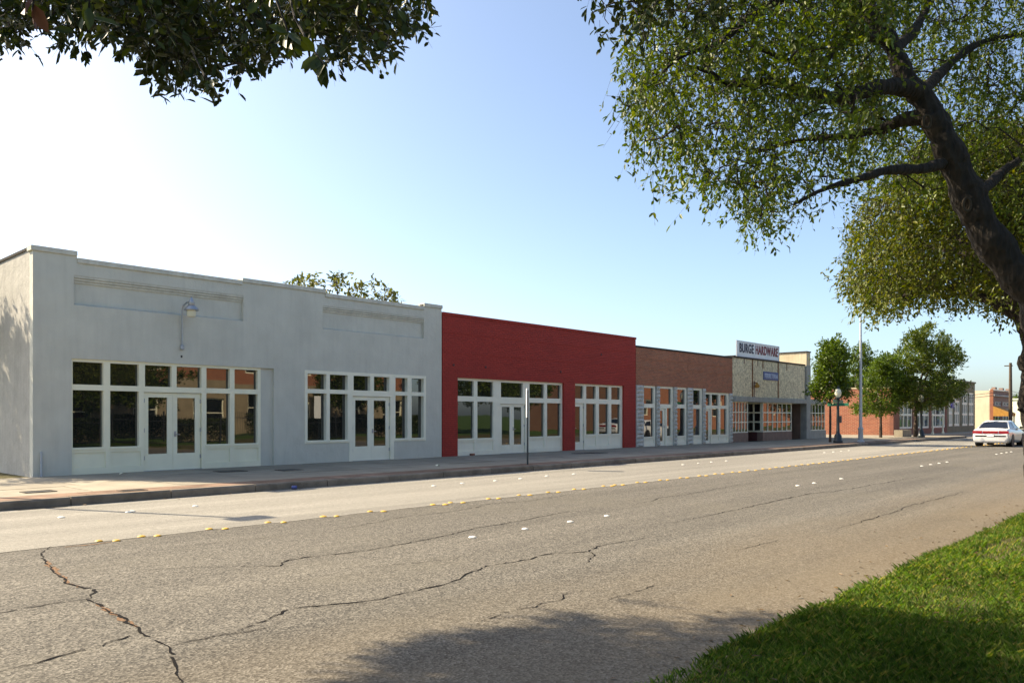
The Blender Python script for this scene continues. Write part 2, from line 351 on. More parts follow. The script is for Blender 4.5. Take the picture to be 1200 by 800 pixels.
# ragged edge where the paler lane overlaps the older asphalt
mb = MB(); xs = np.arange(-10, 70, 0.35)
e = [YL - 0.05 - 0.07 * random.random() for _ in xs]
for i in range(len(xs) - 1):
    mb.quad((xs[i], e[i], 0.004), (xs[i + 1], e[i + 1], 0.004), (xs[i + 1], YL + 0.02, 0.004), (xs[i], YL + 0.02, 0.004))
mb.build('lane_edge', M['pale_lane'], lane)

def crack(pts, w, mat='crack', parent=road, z=0.005):
    P = [ground(px, py) for px, py in pts]; Q = []
    for a, b in zip(P, P[1:]):
        n = max(2, int((b - a).length / 0.055)); nr = Vector((-(b - a).y, (b - a).x, 0)).normalized()
        off = 0.0
        for k in range(n):
            off = off * 0.75 + random.gauss(0, 0.013); Q.append(a.lerp(b, k / n) + nr * off * min(1, 4 * k / n, 4 * (1 - k / n) + .2))
    Q.append(P[-1]); mb = MB(); n = len(Q); L = []
    for k, q in enumerate(Q):
        d = (Q[min(k + 1, n - 1)] - Q[max(0, k - 1)]).normalized(); nr = Vector((-d.y, d.x, 0))
        ww = w * random.uniform(0.25, 1.3) * (0.25 + min(1, 6 * k / n, 6 * (n - k) / n) * 0.75) * 0.5
        L.append((q + nr * ww, q - nr * ww))
    for (a, b), (c, d) in zip(L, L[1:]):
        if random.random() < 0.05: continue
        mb.quad((a.x, a.y, z), (c.x, c.y, z), (d.x, d.y, z), (b.x, b.y, z))
    return mb.build('crack', M[mat], parent)
CR = [([(60, 640), (48, 648), (55, 661), (76, 678), (85, 685), (107, 689), (110, 695), (101, 702), (116, 708), (140, 722), (163, 735), (164, 741), (181, 750), (197, 757), (201, 770), (207, 783), (208, 806)], 0.030),
      ([(-10, 720), (40, 711), (80, 705), (101, 702)], 0.016), ([(-10, 788), (15, 783), (40, 778), (80, 766), (120, 757), (145, 748), (163, 741)], 0.022),
      ([(200, 757), (240, 748), (275, 741), (300, 730), (330, 719), (345, 712), (380, 709), (445, 702), (480, 694), (520, 685), (545, 673), (570, 663), (600, 659), (650, 648), (690, 646), (700, 640), (740, 633), (790, 626)], 0.022),
      ([(160, 668), (250, 664), (328, 663), (338, 656), (370, 652), (430, 645), (500, 632), (560, 618), (610, 610), (655, 601), (697, 597)], 0.022),
      ([(205, 755), (280, 742), (320, 734)], 0.010),
      ([(560, 731), (600, 715), (630, 709), (655, 704), (660, 697), (682, 692)], 0.013), ([(712, 703), (740, 694), (766, 686)], 0.013),
      ([(690, 646), (695, 652), (688, 659)], 0.016),
      ([(790, 612), (830, 604), (875, 594), (890, 591), (950, 578), (975, 576), (1000, 572), (1040, 565), (1090, 556)], 0.024),
      ([(980, 620), (1015, 609), (1045, 601), (1060, 594), (1100, 584), (1130, 576)], 0.018),
      ([(398, 620), (440, 612), (470, 606), (500, 603), (560, 594), (575, 590), (620, 587), (680, 578)], 0.018),
      ([(740, 592), (775, 583), (800, 580), (860, 569), (905, 563)], 0.018), ([(860, 645), (900, 636), (912, 633)], 0.010),
      ([(330, 715), (450, 705)], 0.006), ([(430, 665), (530, 655), (545, 650)], 0.009), ([(700, 560), (780, 553), (880, 541)], 0.012),
      ([(210, 640), (290, 632), (340, 627)], 0.010)]
for pts, w in CR: crack(pts, w * 0.95)
crack([(52, 655), (78, 681), (90, 688)], 0.05, 'crack_sand', z=0.0035); crack([(112, 708), (140, 722), (160, 734)], 0.045, 'crack_sand', z=0.0035)
crack([(75, 641), (115, 637), (130, 635)], 0.05, 'crack_sand', z=0.0035)

# kerb stones, pavement base and slabs
kb = structure('kerb', MB().box(-40, 70, KY + 0.10, KY + 0.2, -0.05, 0.10), M['joint'])
kx0 = fx(84, KY) - 0.005
kmesh = {}
def kerb_mesh(L):
    L = round(L, 3)
    if L not in kmesh:
        h = 0.155; ring = lambda x: [(x, 0, -0.05), (x, 0.012, h - 0.03), (x, 0.04, h), (x, 0.16, h), (x, 0.16, -0.05)]
        kmesh[L] = MB().loft([ring(0.008), ring(L * .5), ring(L - 0.008)]).mesh('kerb_stone', M['kerb'])
    return kmesh[L]
x = kx0 - 1.83 * 8
while x < 69:
    piece('kerb_stone', kerb_mesh(1.83), kb, (x, KY + random.uniform(-.008, .008), random.uniform(-.006, .004)), rot=(0, 0, R(random.uniform(-.15, .15)))); x += 1.83
pv = structure('pavement', MB().box(-40, 70.2, KY + 0.14, 30, -0.04, SW - 0.022), M['joint'])
rows = [(KY + 0.165, 16.55), (16.55, 18.2), (18.2, 19.9), (19.9, 21.62)]
for r, (ya, yb) in enumerate(rows):
    L = 1.83; sm = {}
    for k in range(2): sm[k] = MB().box(0.010, L - 0.010, 0.010, yb - ya - 0.010, -0.03, 0).mesh('paving_slab', M['concrete_red'] if r == 0 else M['concrete'])
    x = -14.6 + 0.31 * r
    while x < 57:
        piece('paving_slab', sm[0], pv, (x, ya, SW + random.uniform(-.004, .004)), rot=(R(random.uniform(-.08, .08)), R(random.uniform(-.08, .08)), 0)); x += L
structure('parking_lot', MB().quad((56.9, KY + 0.16, SW + 0.002), (70.2, KY + 0.16, SW + 0.002), (70.2, 60, SW + 0.002), (56.9, 60, SW + 0.002)), M['lot'])
structure('pavement', MB().box(70.2, 97, 18.2, 20.6, -0.04, SW), M['concrete'])
structure('pavement', MB().box(108, 260, KY + 0.2, 20.6, -0.04, SW), M['concrete'])
structure('yard', MB().quad((-40, 21.7, 0.135), (6.3, 21.7, 0.135), (6.3, 60, 0.135), (-40, 60, 0.135)), M['soil'])
# near-side verge
structure('grass_verge', MB().loft([[(xx, -60, -.05), (xx, VY + .02, -.05), (xx, VY + .02, .006), (xx, VY - .12, .06), (xx, VY - .5, .085), (xx, -4, .085)] for xx in (-60, 500)]), M['soil'])
structure('lawn', MB().box(-60, 500, -60, -3.0, 0.0, 0.095), M['lawn'])
# storm drain slot, gutter
d = MB(); a, b = fx(18, KY), fx(76, KY)
d.box(a, b, KY - 0.16, KY - 0.03, -0.02, 0.006)
tag(d.build('storm_drain', M['iron']), 'dark iron storm drain slot in the gutter below the kerb', 'drain')

# ---------------------------------------------------- pavement covers
def cover(px, py, w, dp, label):
    p = ground(px, py, SW); c = MB().box(p.x - w / 2, p.x + w / 2, p.y - dp / 2, p.y + dp / 2, SW - 0.01, SW + 0.009); t = thing('utility_cover', (p.x, p.y, SW), label, 'cover')
    f = MB().holed(p.x - w / 2, p.x + w / 2, p.y - dp / 2, p.y + dp / 2, [(p.x - w / 2 + .05, p.x + w / 2 - .05, p.y - dp / 2 + .05, p.y + dp / 2 - .05)], lambda u, v, dd: (u, v, SW + 0.012 - dd), 0.02)
    f.build('frame', M['joint'], t); MB().box(p.x - w / 2 + .06, p.x + w / 2 - .06, p.y - dp / 2 + .06, p.y + dp / 2 - .06, SW - 0.012, SW + 0.007).build('lid', M['iron'], t)
cover(45, 576, 0.55, 0.4, 'dark cover in the sunlit pavement left of the grey shop')
cover(155, 574.5, 0.5, 0.3, 'rusty cover in the reddish strip near the kerb')
cover(270, 552, 0.75, 0.5, 'dark cover in the shade by the grey pier')
cover(339, 550.5, 0.6, 0.5, 'dark cover between the two grey shopfronts')
cover(683, 531, 0.9, 0.5, 'pavement cover outside the single red shop door')
cover(699, 530.5, 0.9, 0.5, 'pavement cover nearer the right red pier')

# ---------------------------------------------------- raised road markers
def marker_mesh(m):
    return MB().lathe((0, 0, 0), [(0.052, 0), (0.052, 0.006), (0.040, 0.016), (0.018, 0.021), (0.002, 0.022)], 10).mesh('road_marker', m, smooth=True)
my, mw = marker_mesh(M['yellow']), marker_mesh(M['whitebtn'])
def marker(me, x, y, label, group):
    o = link(bpy.data.objects.new('road_marker', me)); o.location = (x, y, 0.002); s = random.uniform(.9, 1.12); o.scale = (s, s, 1); tag(o, label, 'road marker', group)
yx = [3.95, 4.49, 5.44, 6.38, 7.36, 8.29, 9.71, 10.16, 11.15, 12.08, 12.97, 13.90, 15.0, 15.42, 16.4, 17.4]
x = 18.4
while x < 62: yx.append(x); x += 0.98 + random.uniform(-.06, .06)
for x in yx:
    if 20 < x and random.random() < 0.06: continue
    marker(my, x - 0.07, YL - 0.02 + random.uniform(-.02, .02), 'small yellow button in the double row along the road centre', 'yellow centre line buttons')
    marker(my, x + 0.1, YL - 0.16 + random.uniform(-.02, .02), 'small yellow button in the double row along the road centre', 'yellow centre line buttons')
wx = [7.38, 8.44, 9.49, 10.45, 18.11, 19.10, 20.92] + [28.2 + 1.05 * k for k in range(4)] + [39.5 + 1.05 * k for k in range(4)]
for x in wx: marker(mw, x, WL + (x - 7) * 0.006, 'small white button of the lane line on the dark asphalt', 'white buttons on the dark lanes')
for x in [4.40, 5.41, 5.50, 6.60, 12.3, 13.26, 14.34, 15.28, 16.46, 17.56, 23.5, 24.6, 25.6, 26.7, 36, 37, 38, 39]:
    marker(mw, x, WL2 + random.uniform(-.05, .05), 'small white button on the pale lane next to the far kerb', 'white buttons on the pale lane')

# ================================================================== SHOP ROW
def storefront(b, ref, outer, topy, tops, lows, rows, doors=(), panels=(), cut=(), sill=None, y=FY, mat='white', set_in=0.05, dep=0.16):
    X = lambda p: fx(p, y); ZZ = lambda q: fz(ref, q, y); x0, x1, z1 = X(outer[0]), X(outer[1]), ZZ(topy); yf = y + set_in
    zs = ZZ(sill) if sill else SW; holes = []; G = []; DH = []
    for l, r in tops: G.append((X(l), X(r), ZZ(rows[1]), ZZ(rows[0])))
    for l, r in lows: G.append((X(l), X(r), ZZ(rows[3]), ZZ(rows[2])))
    for d in doors: DH.append((X(d['l']), X(d['r']), SW - 0.01, ZZ(d['top'])))
    PH = [(X(l), X(r), SW + 0.16, ZZ(rows[3]) - 0.13) for l, r in panels]
    CH = [(X(l) - (0.02 if l == outer[0] else 0), X(r) + (0.02 if r == outer[1] else 0), SW - 0.02, zs) for l, r in cut]
    fr = MB().holed(x0, x1, SW - 0.01, z1, G + DH + PH + CH, FX(yf), dep).build('storefront_frame', M[mat], b)
    for g in G:
        pane(fr, g[0], g[1], g[2], g[3], yf + dep - 0.04)
    # sills stand a little proud of the frame under each run of low panes
    for l, r in lows:
        zz = ZZ(rows[3]); MB().box(X(l) - 0.03, X(r) + 0.03, yf - 0.022, yf + 0.02, zz - 0.06, zz - 0.012).build('sill', M[mat], fr)
    for p in PH: MB().box(p[0] + .002, p[1] - .002, yf + 0.03, yf + 0.07, p[2] + .002, p[3] - .002).build('panel', M[mat], fr)
    for d in doors:
        zt = ZZ(d['top']) - 0.012; dz0 = SW + 0.012; yd = yf + 0.05
        n = len(d['leaves'])
        xl, xr = X(d['l']) + 0.012, X(d['r']) - 0.012
        edges = [xl + (xr - xl) * k / n for k in range(n + 1)]
        for k, (gl, gr) in enumerate(d['leaves']):
            a, e = edges[k] + 0.003, edges[k + 1] - 0.003; zt0, zb0 = ZZ(d['gt']), ZZ(d['gb'])
            lf = MB().holed(a, e, dz0, zt, [(X(gl), X(gr), zb0, zt0)], FX(yd), 0.05).build('door', M[mat], b)
            pane(lf, X(gl), X(gr), zb0, zt0, yd + 0.03)
            hx = e if (k == n - 1 and n > 1) or d.get('hinge') == 'r' else a
            for hz in (0.3, 1.05, 1.85): MB().box(hx - 0.022, hx + 0.022, yd - 0.012, yd + 0.002, SW + hz, SW + hz + 0.11).build('hinge', M['steel'], lf)
            if d.get('handle', n - 1) == k:
                kx = (a + 0.06) if n > 1 else (a + 0.07 if d.get('hinge') == 'r' else e - 0.07); kz = SW + 0.98
                h = MB(); h.tube([(kx, yd, kz), (kx, yd - 0.05, kz)], 0.016, 8); h.tube([(kx, yd - 0.045, kz), (kx + 0.11, yd - 0.05, kz)], 0.010, 6)
                h.box(kx - 0.03, kx + 0.03, yd - 0.008, yd, kz - 0.06, kz + 0.09); h.build('handle', M['steel'], lf)
        MB().box(X(d['l']), X(d['r']), yf - 0.02, yf + 0.14, SW - 0.005, SW + 0.012).build('threshold', M['steel'], fr)
    return (x0, x1, zs if False else SW, z1), CH
def shell(b, x0, x1, ztop, mat, y=FY, depth=16, left=True, right=True, roof='tar', inset=0.25, zr=None):
    zr = zr if zr is not None else ztop - 0.45
    if left: MB().box(x0, x0 + 0.3, y + inset, y + depth, SW - 0.1, ztop - 0.02).build('side_wall', M[mat], b)
    if right: MB().box(x1 - 0.3, x1, y + inset, y + depth, SW - 0.1, ztop - 0.02).build('side_wall', M[mat], b)
    MB().box(x0 + 0.3, x1 - 0.3, y + depth - 0.3, y + depth, SW - 0.1, ztop - 0.02).build('back_wall', M[mat], b)
    return MB().box(x0 + 0.3, x1 - 0.3, y + inset, y + depth - 0.3, zr - 0.15, zr).build('roof', M[roof], b)

# ---- grey stucco building
GX0, GX1 = fx(38.5), fx(517.5)
gb = thing('shop_building', (GX0, FY, SW), 'pale grey stucco corner shop building with stepped parapet and two white shopfronts', 'building')
C5 = lambda v: 70 + v / 4.8
o1, c1 = storefront(gb, 86, (84, 306.5), 419.9, [(C5(77), C5(250)), (C5(288), C5(450)), (C5(484), C5(634)), (C5(662), C5(802)), (C5(830), C5(962)), (C5(988), C5(1118))],
    [(C5(77), C5(250)), (C5(288), C5(450)), (C5(830), C5(962)), (C5(988), C5(1118))], (423.2, 450, 456.6, 524.6),
    [dict(l=C5(478), r=C5(804), top=458.6 - 1.5, gt=463.5, gb=535, leaves=[(C5(507), C5(613)), (C5(670), C5(770))])],
    [(C5(82), C5(262)), (C5(292), C5(460)), (C5(828), C5(962)), (C5(988), C5(1122))])
C6 = lambda v: 340 + v / 6.156
o2, c2 = storefront(gb, 357, (357, 499), 433.3, [(C6(124), C6(260)), (C6(285), C6(414)), (C6(456), C6(577)), (C6(603), C6(714)), (C6(758), C6(845)), (C6(875), C6(962))],
    [(C6(124), C6(260)), (C6(285), C6(414)), (C6(758), C6(845)), (C6(875), C6(962))], (437.2, 455.3, 460.3, 516.2),
    [dict(l=C6(450), r=C6(722), top=462.4, gt=467.5, gb=525, leaves=[(C6(474), C6(564)), (C6(608), C6(694))])],
    cut=[(357, C6(425)), (C6(747), 499)], sill=519.7, set_in=-0.015, dep=0.2, mat='white2')
ZS = fz(357, 519.7)
zP = (4.44, 5.19); XA = fx(86.6); XB = fx(285.3); XC = fx(378.2); XD = fx(497)
steps = [(GX0, fx(90.5), 5.80), (fx(90.5), fx(283.8), 5.635), (fx(283.8), fx(381), 5.715), (fx(381), fx(496.5), 5.60), (fx(496.5), GX1, 5.73)]
zmax = 5.80 - 0.13
holes = [(o1[0], fx(321), -1, o1[3]), (o2[0], fx(409), ZS, o2[3]), (fx(409), fx(461), -1, o2[3]), (fx(461), o2[1], ZS, o2[3]), (XA, XB, *zP), (XC, XD, *zP)]
for a, b_, zt in steps: holes.append((a, b_, zt - 0.13, 9))
MB().holed(GX0, GX1, SW - 0.1, zmax, holes, FX(FY), 0.25).build('front_wall', M['stucco'], gb)
MB().box(fx(306.5) + .003, fx(321) - 0.001, FY + 0.07, FY + 0.24, SW - 0.05, o1[3] - .001).build('infill_pier', M['stucco'], gb)
for a, b_ in ((XA, XB), (XC, XD)):
    r = MB().box(a - .01, b_ + .01, FY + 0.11, FY + 0.22, zP[0] - .01, zP[1] + .01).build('recessed_panel', M['stucco'], gb)
    for k in range(3):
        MB().box(a + .002, b_ - .002, FY + 0.012 + 0.032 * k, FY + 0.15, zP[1] - 0.062 * (k + 1) + .004, zP[1] - 0.062 * k - .002).build('corbel_course', M['stucco_coping'], r)
    # sloped ledge at the foot of the panel
    l = MB(); l.loft([[(xx, FY + 0.004, zP[0] - 0.03), (xx, FY + 0.004, zP[0] - 0.002), (xx, FY + 0.13, zP[0] + 0.045), (xx, FY + 0.13, zP[0] - 0.03)] for xx in (a + .001, b_ - .001)]); l.build('ledge', M['stucco_coping'], r)
for i, (a, b_, zt) in enumerate(steps):
    MB().box(a + (0.002 if i else -0.05), b_ - (0.002 if i < 4 else -0.02), FY - 0.045, FY + 0.30, zt - 0.128, zt).build('coping', M['stucco_coping'], gb, bevel=0.012)
MB().box(fx(496.5) - 0.01, fx(496.5) + 0.05, FY + 0.02, FY + 0.2, 5.52, 5.68).build('scupper', M['tar'], gb)
sw_ = MB()       # left side wall, stepping down towards the back
sw_.holed(FY + 0.252, FY + 17, SW - 0.1, 5.72, [(FY + 3.2, FY + 17.5, 5.45, 9), (FY + 9, FY + 17.5, 5.1, 9)], FS(GX0), 0.3); sw_.build('side_wall', M['stucco_sun_side'], gb)
for ya, yb, zt in ((FY + 0.31, FY + 3.2, 5.72), (FY + 3.2, FY + 9, 5.45), (FY + 9, FY + 17, 5.1)):
    MB().box(GX0 - 0.03, GX0 + 0.34, ya, yb, zt + .001, zt + 0.07).build('side_coping', M['tar'], gb)
MB().box(GX1 - 0.3, GX1 - .002, FY + 0.252, FY + 17, SW - 0.1, 5.4).build('side_wall', M['stucco'], gb)
MB().box(GX0 + .3, GX1 - .3, FY + 16.7, FY + 17, SW - 0.1, 5.1).build('back_wall', M['stucco'], gb)
MB().box(GX0 + .3, GX1 - .3, FY + 0.25, FY + 16.7, 4.9, 5.0).build('roof', M['tar'], gb)
# slim grey conduit at the left corner foot
tag(MB().tube([(GX0 + 0.17, FY - 0.04, SW), (GX0 + 0.17, FY - 0.04, SW + 0.62)], 0.025, 8).build('conduit_pipe', M['pole_grey']), 'short pale pipe standing at the corner foot of the grey shop', 'pipe')
# gooseneck wall lamp
lx = fx(212.5); zb = fz(212.5, 407); zt = fz(212.5, 359)
wl = thing('wall_lamp', (lx, FY, zb), 'galvanised gooseneck barn lamp above the left grey shopfront', 'lamp')
hx = fx(219); arm = [(lx, FY - 0.03, zb), (lx, FY - 0.05, zb + 0.3), (lx, FY - 0.05, zt - 0.12), (lx + .02, FY - 0.09, zt + 0.02), (lx + .05, FY - 0.2, zt + 0.09), (lx + .08, FY - 0.34, zt + 0.10), (lx + .09, FY - 0.42, zt + 0.06)]
MB().tube(arm, 0.022, 8).build('arm', M['steel'], wl, smooth=True)
MB().lathe((lx, FY - 0.045, zb - 0.07), [(0.03, 0), (0.055, 0.02), (0.055, 0.1), (0.03, 0.14)], 10).build('wall_mount', M['steel'], wl)
hc = (lx + .09, FY - 0.42, zt - 0.24)
MB().lathe(hc, [(0.19, 0.10), (0.195, 0.115), (0.16, 0.18), (0.10, 0.225), (0.075, 0.235), (0.085, 0.25), (0.085, 0.33), (0.05, 0.37), (0.045, 0.40), (0.015, 0.47)], 16).build('lamp_hood', M['steel'], wl, smooth=True)
MB().lathe(hc, [(0.05, -0.09), (0.11, -0.07), (0.125, 0.02), (0.12, 0.105)], 14).build('lamp_glass', M['globe'], wl, smooth=True)
MB().box(lx - .02, lx + .03, FY - 0.006, FY + 0.02, zb - 0.28, zb - 0.22).build('anchor_hole', M['tar'], wl)

# ---- red painted brick building
RX0, RX1 = fx(518.6), fx(745)
rb = thing('shop_building', (RX0, FY, SW), 'dark red painted brick shop building with flat top between grey and brown shops', 'building')
C2 = lambda v: 520 + v / 5
o3, _ = storefront(rb, 537, (536.4, 661), 442.2, [(C2(85), C2(187)), (C2(208), C2(301)), (C2(346), C2(475)), (C2(513), C2(600)), (C2(616), C2(697))], [(C2(85), C2(187)), (C2(208), C2(301)), (C2(513), C2(600)), (C2(616), C2(697))],
    (445.2, 463.6, 469.8, 514), [dict(l=C2(342), r=C2(489), top=472.0, gt=475.6, gb=523.3, leaves=[(C2(356), C2(403)), (C2(427), C2(471))])],
    [(C2(87), C2(190)), (C2(208), C2(300)), (C2(516), C2(600)), (C2(612), C2(697))], mat='white2', set_in=0.1, dep=0.13)
o4, _ = storefront(rb, 675, (674, 731.3), 449, [(C2(773), C2(829)), (C2(845), C2(902)), (C2(920), C2(976)), (C2(992), C2(1045))], [(C2(845), C2(902)), (C2(920), C2(976)), (C2(992), C2(1045))],
    (451.4, 466.6, 472.4, 509.2), [dict(l=C2(771), r=C2(834), top=472.2, gt=476, gb=518, leaves=[(C2(779), C2(814))], hinge='r')], [(C2(842), C2(902)), (C2(918), C2(976)), (C2(990), C2(1046))], mat='white2', set_in=0.1, dep=0.13)
RT_ = 5.50
MB().holed(RX0, RX1, SW - 0.1, RT_ - 0.1, [(o3[0], o3[1], -1, o3[3]), (o4[0], o4[1], -1, o4[3])], FX(FY), 0.3).build('front_wall', M['red'], rb)
for k, (zz, hh, pr) in enumerate(((RT_ - 0.098, 0.098, 0.03), (RT_ - 0.75, 0.06, 0.010), (4.02, 0.05, 0.008))):
    MB().box(RX0 + .002, RX1 - .002 if k else RX1 + 0.02, FY - pr, FY + (0.3 if k == 0 else 0.01), zz, zz + hh).build('coping' if k == 0 else 'brick_course', M['red'], rb)
for px, py in ((531.5, 427.5), (569, 430), (704.5, 415.3), (657, 435.5)):
    c = Vector((fx(px), FY, fz(px, py))); MB().tube([c + Vector((0, -0.02, 0)), c + Vector((0, 0.01, 0))], 0.05, 10).build('anchor_plate', M['maroon'], rb)
shell(rb, RX0, RX1, RT_, 'red', inset=0.31, left=False)
MB().box(RX0 + .004, RX0 + .3, FY + .31, FY + 16, SW - .1, RT_ - .02).build('side_wall', M['red'], rb)

# ---- brown brick building with rock-faced block piers
BX0, BX1 = fx(745.3), fx(858.2)
bb = thing('shop_building', (BX0, FY, SW), 'weathered brown brick shop building with grey rock faced block piers', 'building')
C1 = lambda v: 740 + v / 10
hz1, hz2, BT = fz(760, 451.6), fz(835, 459.6), 5.12
O = []
def bay(l, r, tops, lows, rows, top, ref, doors=(), panels=()):
    o, _ = storefront(bb, ref, (C1(l), C1(r)), top, [(C1(a), C1(b)) for a, b in tops], [(C1(a), C1(b)) for a, b in lows], rows, doors, [(C1(a), C1(b)) for a, b in panels], set_in=0.06, dep=0.13, mat='white2'); O.append(o)
bay(143, 290, [(150, 272)], [(150, 272)], (454.2, 472.9, 477.6, 511.6), 451.6, 760, panels=[(150, 275)])
bay(331, 496, [(338, 478)], [(428, 478)], (455, 473.3, 477.8, 511.0), 452.4, 778, [dict(l=C1(333), r=C1(412), top=478.4, gt=481, gb=516.5, leaves=[(C1(343), C1(387))])], [(428, 480)])
bay(531, 655, [(537, 640)], [(537, 640)], (456.2, 473.6, 478.1, 510.6), 453.4, 797, panels=[(537, 642)])
bay(721, 835, [(727, 820)], [(727, 820)], (457, 474.2, 478.8, 509.8), 454.4, 815, panels=[(727, 820)])
bay(867, 1150, [(876, 938), (952, 1034), (1054, 1128)], [(952, 1034), (1054, 1128)], (462, 474.8, 478.5, 509.3), 459.6, 835, [dict(l=C1(869), r=C1(941), top=479, gt=481.5, gb=515.5, leaves=[(C1(877), C1(922))], hinge='r')], [(952, 1034), (1054, 1130)])
hl = [(BX0 + .02, O[3][1] + .3, -1, hz1), (O[3][1] + .3, BX1 - .02, -1, hz2), (BX0 - 1, BX0 + .02, -1, hz1), (BX1 - .02, BX1 + 1, -1, hz2)]
MB().holed(BX0, BX1, SW, BT - 0.09, hl, FX(FY), 0.3).build('front_wall', M['oldbrick'], bb)
MB().box(BX0 + .002, BX1 - .002, FY - 0.03, FY + 0.3, BT - 0.088, BT).build('coping', M['tar'], bb)
for k, zz in enumerate((BT - 0.62, 4.05)): MB().box(BX0 + .4, BX1 - .3, FY - 0.012, FY + .01, zz, zz + 0.05).build('brick_course', M['oldbrick'], bb)
vx = fx(806); MB().box(vx, fx(823), FY - 0.015, FY + .01, fz(806, 433.5), fz(806, 427.5)).build('ghost_sign_panel', M['oldbrick'], bb)
def rock_block(w, h, seed):
    rr = random.Random(seed); mb = MB(); nx, nz = 3, 2; y0 = 0
    P = lambda i, j: (w * i / (nx + 1), -(0.0 if i in (0, nx + 1) or j in (0, nz + 1) else rr.uniform(0.035, 0.085)), h * j / (nz + 1))
    G = [[P(i, j) for j in range(nz + 2)] for i in range(nx + 2)]
    for i in range(nx + 1):
        for j in range(nz + 1): mb.quad(G[i][j], G[i + 1][j], G[i + 1][j + 1], G[i][j + 1])
    for (a, b) in (((0, 0), (w, 0)), ((w, 0), (w, h)), ((w, h), (0, h)), ((0, h), (0, 0))):
        mb.quad((a[0], 0, a[1]), (a[0], 0.22, a[1]), (b[0], 0.22, b[1]), (b[0], 0, b[1]))
    return mb.mesh('block', M['block'])
for l, r, ztp in ((55, 143, hz1 + 0.14), (296, 331, hz1), (498, 531, hz1), (658, 721, hz1), (838, 867, hz1 + .0), (1150, 1182, hz2 + .1)):
    x0, x1 = fx(C1(l)) + .003, fx(C1(r)) - .003; w = x1 - x0; bh = 0.198; n = int((min(ztp, hz1 - .003 if l != 1150 else hz2 - .003) - SW) / bh); bh = (min(ztp, (hz1 if l != 1150 else hz2)) - .003 - SW) / n
    pr = MB().box(x0 + .01, x1 - .01, FY + 0.06, FY + 0.3, SW, SW + n * bh - .003).build('pier', M['block'], bb)
    ms = [rock_block(w, bh - 0.008, 31 * l + s) for s in range(3)]
    for k in range(n): piece('block', ms[k % 3] if k % 2 else ms[(k * 7) % 3], pr, (x0, FY - 0.02, SW + k * bh + .004))
shell(bb, BX0 + .002, BX1 - .002, BT, 'oldbrick', inset=0.31)

# ---- stucco hardware shop
HX0, HX1 = fx(858.6), fx(943)
hb = thing('shop_building', (HX0, FY, SW), 'stained tan stucco hardware shop with slate band and small pane display windows', 'building')
HB, HT = 2.83, 5.10; XE = fx(967)
MB().box(HX0, HX1, FY, FY + 0.3, HB + .002, HT).build('front_wall', M['stucco_hw'], hb)
MB().box(HX0 + .01, HX1 - .01, FY - 0.05, FY + 0.32, HT + .001, HT + 0.09).build('coping', M['tar'], hb)
MB().box(HX0 - .04, HX1 + .05, FY - 0.22, FY + 0.3, HB - 0.30, HB).build('fascia_band', M['slate_trim'], hb, bevel=0.02)
for px, w in ((881.7, 0.10), (911.8, 0.13)):
    MB().box(fx(px) - w / 2, fx(px) + w / 2, FY - 0.02, FY + .01, HB + .004, HT - .01).build('joint_cover', M['rust'], hb)
for px, h in ((894, .5), (888, .35), (872, .3), (922, .45)):
    MB().box(fx(px) - .05, fx(px) + .05, FY - 0.012, FY + .01, HT - h, HT - .01).build('rust_streak', M['rust' if h > .4 else 'mauve'], hb)
PWX0, PWX1 = fx(943.3), fx(948)
MB().box(PWX0, PWX1, FY - 0.12, FY + 0.3, SW, HT + .05).build('end_pillar', M['slate_trim'], hb)
MB().box(PWX0 + .02, PWX1 - .02, FY + 0.302, FY + 14, SW, HT + .05).build('party_wall', M['cream'], hb); MB().box(PWX0 + .02, PWX1 - .02, FY - .1, FY + 14, HT + .052, 6.02).build('party_wall', M['cream'], hb)
MB().box(PWX0 - .03, PWX1 + .03, FY - 0.14, FY + 14, 6.022, 6.10).build('party_wall_coping', M['tar'], hb)
MB().box(PWX1 + .002, XE, FY - 0.1, FY + 3.2, HB - 0.30, HB + 0.02).build('fascia_band', M['slate_trim'], hb)
def panes_grid(parent, x0, x1, z0, z1, nx, nz, y, bar=0.05, mat='white2', side=None):
    """a glazed frame of small panes; side: x of a frame that faces -x and runs from y = x0 to x1"""
    w, h = (x1 - x0 - bar) / nx, (z1 - z0 - bar) / nz
    G = [(x0 + bar + i * w, x0 + (i + 1) * w, z0 + bar + j * h, z0 + (j + 1) * h) for i in range(nx) for j in range(nz)]
    fr = MB().holed(x0, x1, z0, z1, G, FX(y) if side is None else FS(side), 0.08).build('display_window', M[mat], parent)
    for g in G:
        if side is None: pane(fr, *g, y + 0.05)
        else: piece('pane', UNITPANE, fr, (side + 0.05, (g[0] + g[1]) / 2, (g[2] + g[3]) / 2), (g[1] - g[0] + .01, 1, g[3] - g[2] + .01), (0, R(random.uniform(-.3, .3)), R(90 + random.uniform(-.4, .4))))
    return fr
zs0, zs1 = SW + 0.55, HB - 0.302
wA = (HX0 + .02, fx(877)); wB = (fx(894.4), fx(928)); wC = (PWX1 + .05, XE)
panes_grid(hb, *wA, zs0, zs1, 5, 3, FY + .02); MB().box(wA[0], wA[1], FY + .01, FY + 0.4, SW, zs0 - .001).build('bulkhead', M['mauve'], hb)
panes_grid(hb, *wB, zs0, zs1, 6, 3, FY + .02, 0.06); MB().box(wB[0], wB[1], FY + .01, FY + 0.4, SW, zs0 - .001).build('bulkhead', M['mauve'], hb)
panes_grid(hb, FY + 0.12, FY + 1.15, zs0, zs1, 2, 3, 0, 0.09, 'white', side=wB[0] + .002); MB().box(wB[0] + .002, wB[0] + .2, FY + 0.402, FY + 1.15, SW, zs0 - .001).build('bulkhead', M['maroon'], hb)
MB().box(wA[1] - .12, wA[1] - .002, FY + .402, FY + 1.9, SW, zs1).build('entry_return', M['mauve'], hb)
